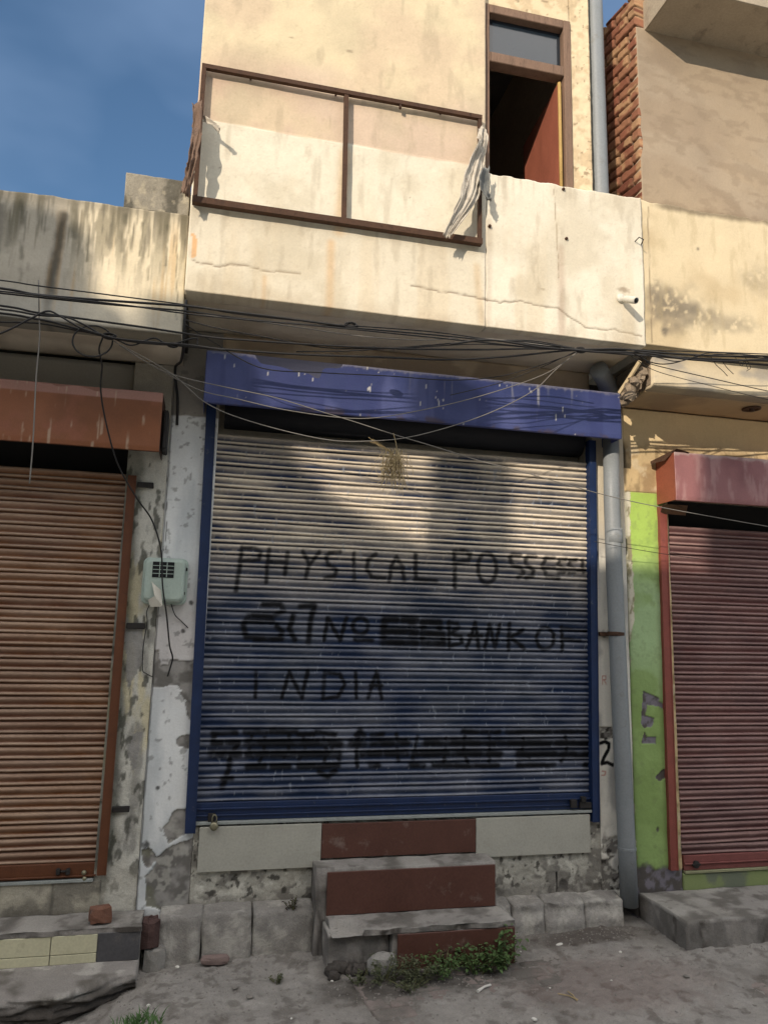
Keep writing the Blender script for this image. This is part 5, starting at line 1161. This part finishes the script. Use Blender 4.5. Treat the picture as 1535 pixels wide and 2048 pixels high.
# weeds
def weed(cx, cy, rad, hgt, n, ls_, label, m=m_leaf, seed=0, name='weed_plant', group='weeds by the steps', stems=9):
    n = int(n*1.6); hgt *= 1.55; rad *= 1.1; stems = int(stems*1.4)
    r_ = random.Random(seed); root = thing(name, label, 'plant', (cx, cy, gz(cx, cy)), group)
    sm_ = MB(); lm = MB(); tips = []
    for s_ in range(stems):
        a = r_.uniform(0, 6.28); d_ = rad*r_.uniform(.2, 1); h_ = hgt*r_.uniform(.5, 1)*(1-.4*d_/rad)
        x0_, y0_ = cx+.3*d_*math.cos(a), cy+.3*d_*math.sin(a); z0_ = gz(x0_, y0_)
        P = catmull([(x0_, y0_, z0_-.005), (x0_+.4*d_*math.cos(a), y0_+.4*d_*math.sin(a), z0_+h_*.6), (cx+d_*math.cos(a), cy+d_*math.sin(a), z0_+h_)], 5)
        sm_.tube(P, .0022, 4); tips.append(P)
    for k in range(n):
        P = r_.choice(tips); p = P[min(len(P)-1, int(r_.uniform(.15, 1.05)*len(P)))]; p = np.array(p)+np.array([r_.gauss(0, rad*.10), r_.gauss(0, rad*.10), r_.gauss(0, hgt*.06)])
        a = r_.uniform(0, 6.28); L_ = ls_*r_.uniform(.5, 1.25); w = L_*.34; up = r_.uniform(-.35, .6)
        dv = np.array([math.cos(a), math.sin(a), up]); dv /= np.linalg.norm(dv); sd = np.array([-math.sin(a), math.cos(a), r_.uniform(-.4, .4)]); nn = np.cross(dv, sd)
        pts = [p, p+dv*L_*.35+sd*w+nn*.15*L_, p+dv*L_*.4, p+dv*L_*.35-sd*w+nn*.15*L_, p+dv*L_*.75+sd*w*.7, p+dv*L_-np.array([0, 0, .15*L_]), p+dv*L_*.75-sd*w*.7]
        lm.add(pts, [(0, 2, 1), (0, 3, 2), (1, 2, 4), (3, 6, 2), (4, 2, 5), (2, 6, 5)])
    sm_.build('stem', mat('weed_stem', S('#5a5a38'), .8, .3, 20, 60, .001), root); lm.build('leaves', m, root); return root
def wg(px, py): q = atz(px, py, 0); return q[0], q[1]
x, y = 1.62, -.47; weed(x, y, .13, .17, 190, .030, 'tallest bright green weed at the right corner of the lower step', seed=1, stems=12)
weed(1.46, -.50, .12, .11, 230, .022, 'bushy green weed left of the tallest one', seed=2, stems=12)
weed(1.28, -.50, .12, .085, 260, .019, 'low green weed under the middle of the lower riser', seed=3, stems=12)
weed(1.12, -.52, .13, .08, 260, .017, 'low dark weed mat at the left end of the lower riser', m_leaf2, seed=4, stems=12)
weed(.96, -.52, .12, .09, 220, .016, 'dusty thin weed under the broken step corner', m_leaf2, seed=5, stems=12)
weed(.84, -.50, .07, .05, 80, .014, 'smallest dusty weed beside the cement lump', m_leaf2, seed=6, stems=7)
weed(1.08, -.62, .12, .04, 150, .014, 'flat dark weed patch in front of the low weeds', m_leaf2, seed=7, stems=10)
x, y = wg(555, 1955); weed(x, y, .05, .03, 50, .012, 'tiny weed sprout in the dirt before the left curb', m_leaf2, seed=8, stems=6)
x, y = wg(585, 1810); weed(.545, -.10, .05, .05, 60, .014, 'dry dark weed growing on top of the left curb', mat('dry_weed', S('#3d362b'), .9, .3, 20, 60, .001), seed=9, stems=7)
# move that one up on the curb
for o in bpy.data.objects:
    if o.get('label', '').startswith('dry dark weed growing'): o.location.z += .215
x, y = wg(275, 2040); gt = thing('grass_tuft', 'small bright green grass tuft at the bottom left', 'grass', (x, y, gz(x, y)))
gm = MB(); r_ = random.Random(3)
for k in range(110):
    a = r_.uniform(0, 6.28); d_ = r_.uniform(0, .10); bx_, by_ = x+d_*math.cos(a)*1.2, y+d_*math.sin(a)*.6; bz = gz(bx_, by_)-.003; h_ = r_.uniform(.02, .065); ox, oy = r_.gauss(0, .03), r_.gauss(0, .02); w = .0022
    gm.add([(bx_-w, by_, bz), (bx_+w, by_, bz), (bx_+ox*.5+w, by_+oy*.5, bz+h_*.7), (bx_+ox*.5-w, by_+oy*.5, bz+h_*.7), (bx_+ox, by_+oy, bz+h_)], [(0, 1, 2, 3), (3, 2, 4)])
gm.build('blades', m_grass, gt)
q = atz(297, 2012, 0); lump('litter_scrap', q[0], q[1], gz(q[0], q[1])+.02, .009, .007, .006, m_pale, 'round white scrap caught in the grass tuft', 'litter', seed=60)

# ------------------------------------------------------------------ OPPOSITE HOUSES (across the street, they shade the lower walls)
ob = thing('opposite_building', 'plastered row of houses across the street with a stepped roof parapet', 'building', (-6, -9, 0))
OY = -8.0; sx, sz = -.86*(-OY), .51*(-OY)
def eq(pts): return [(x+sx, z+sz) for x, z in pts]
b = MB(); b.box(-22+sx, 9+sx+6, OY-5, OY, 0, 2.2+sz); b.build('wall', m_opp, ob)
prof = eq([(-22, 2.2), (9, 2.2), (9, 2.75), (3.75, 2.72), (3.72, 2.95), (3.34, 2.95), (3.30, 2.14), (1.70, 2.22), (1.68, 3.18), (1.34, 3.18), (1.31, 2.30), (1.22, 2.31), (.79, 2.50), (.47, 2.69), (.26, 2.88), (.22, 3.24), (.0, 3.24), (-.04, 3.02), (-.24, 3.05), (-.28, 3.22), (-.44, 3.25), (-.50, 3.66), (-.8, 3.72), (-2.4, 3.7), (-2.4, 4.4), (-22, 4.4)])  # unseen roofline, shaped so its shadow edges leave the sun patches
MB().prism(prof, OY-.22, OY).build('roof_parapet', m_opp, ob)
w_ = MB()
for k in range(9): w_.box(-20+k*3, -19+k*3, OY-.02, OY+.03, 3.6, 5.0, .01)
for k in range(9): w_.box(-20.3+k*3, -18.7+k*3, OY-.02, OY+.03, .1, 2.6, .01)
w_.build('shuttered_opening', mat('opposite_shutter', S('#5d5a58'), .7, .2, 4, 30, .002), ob)
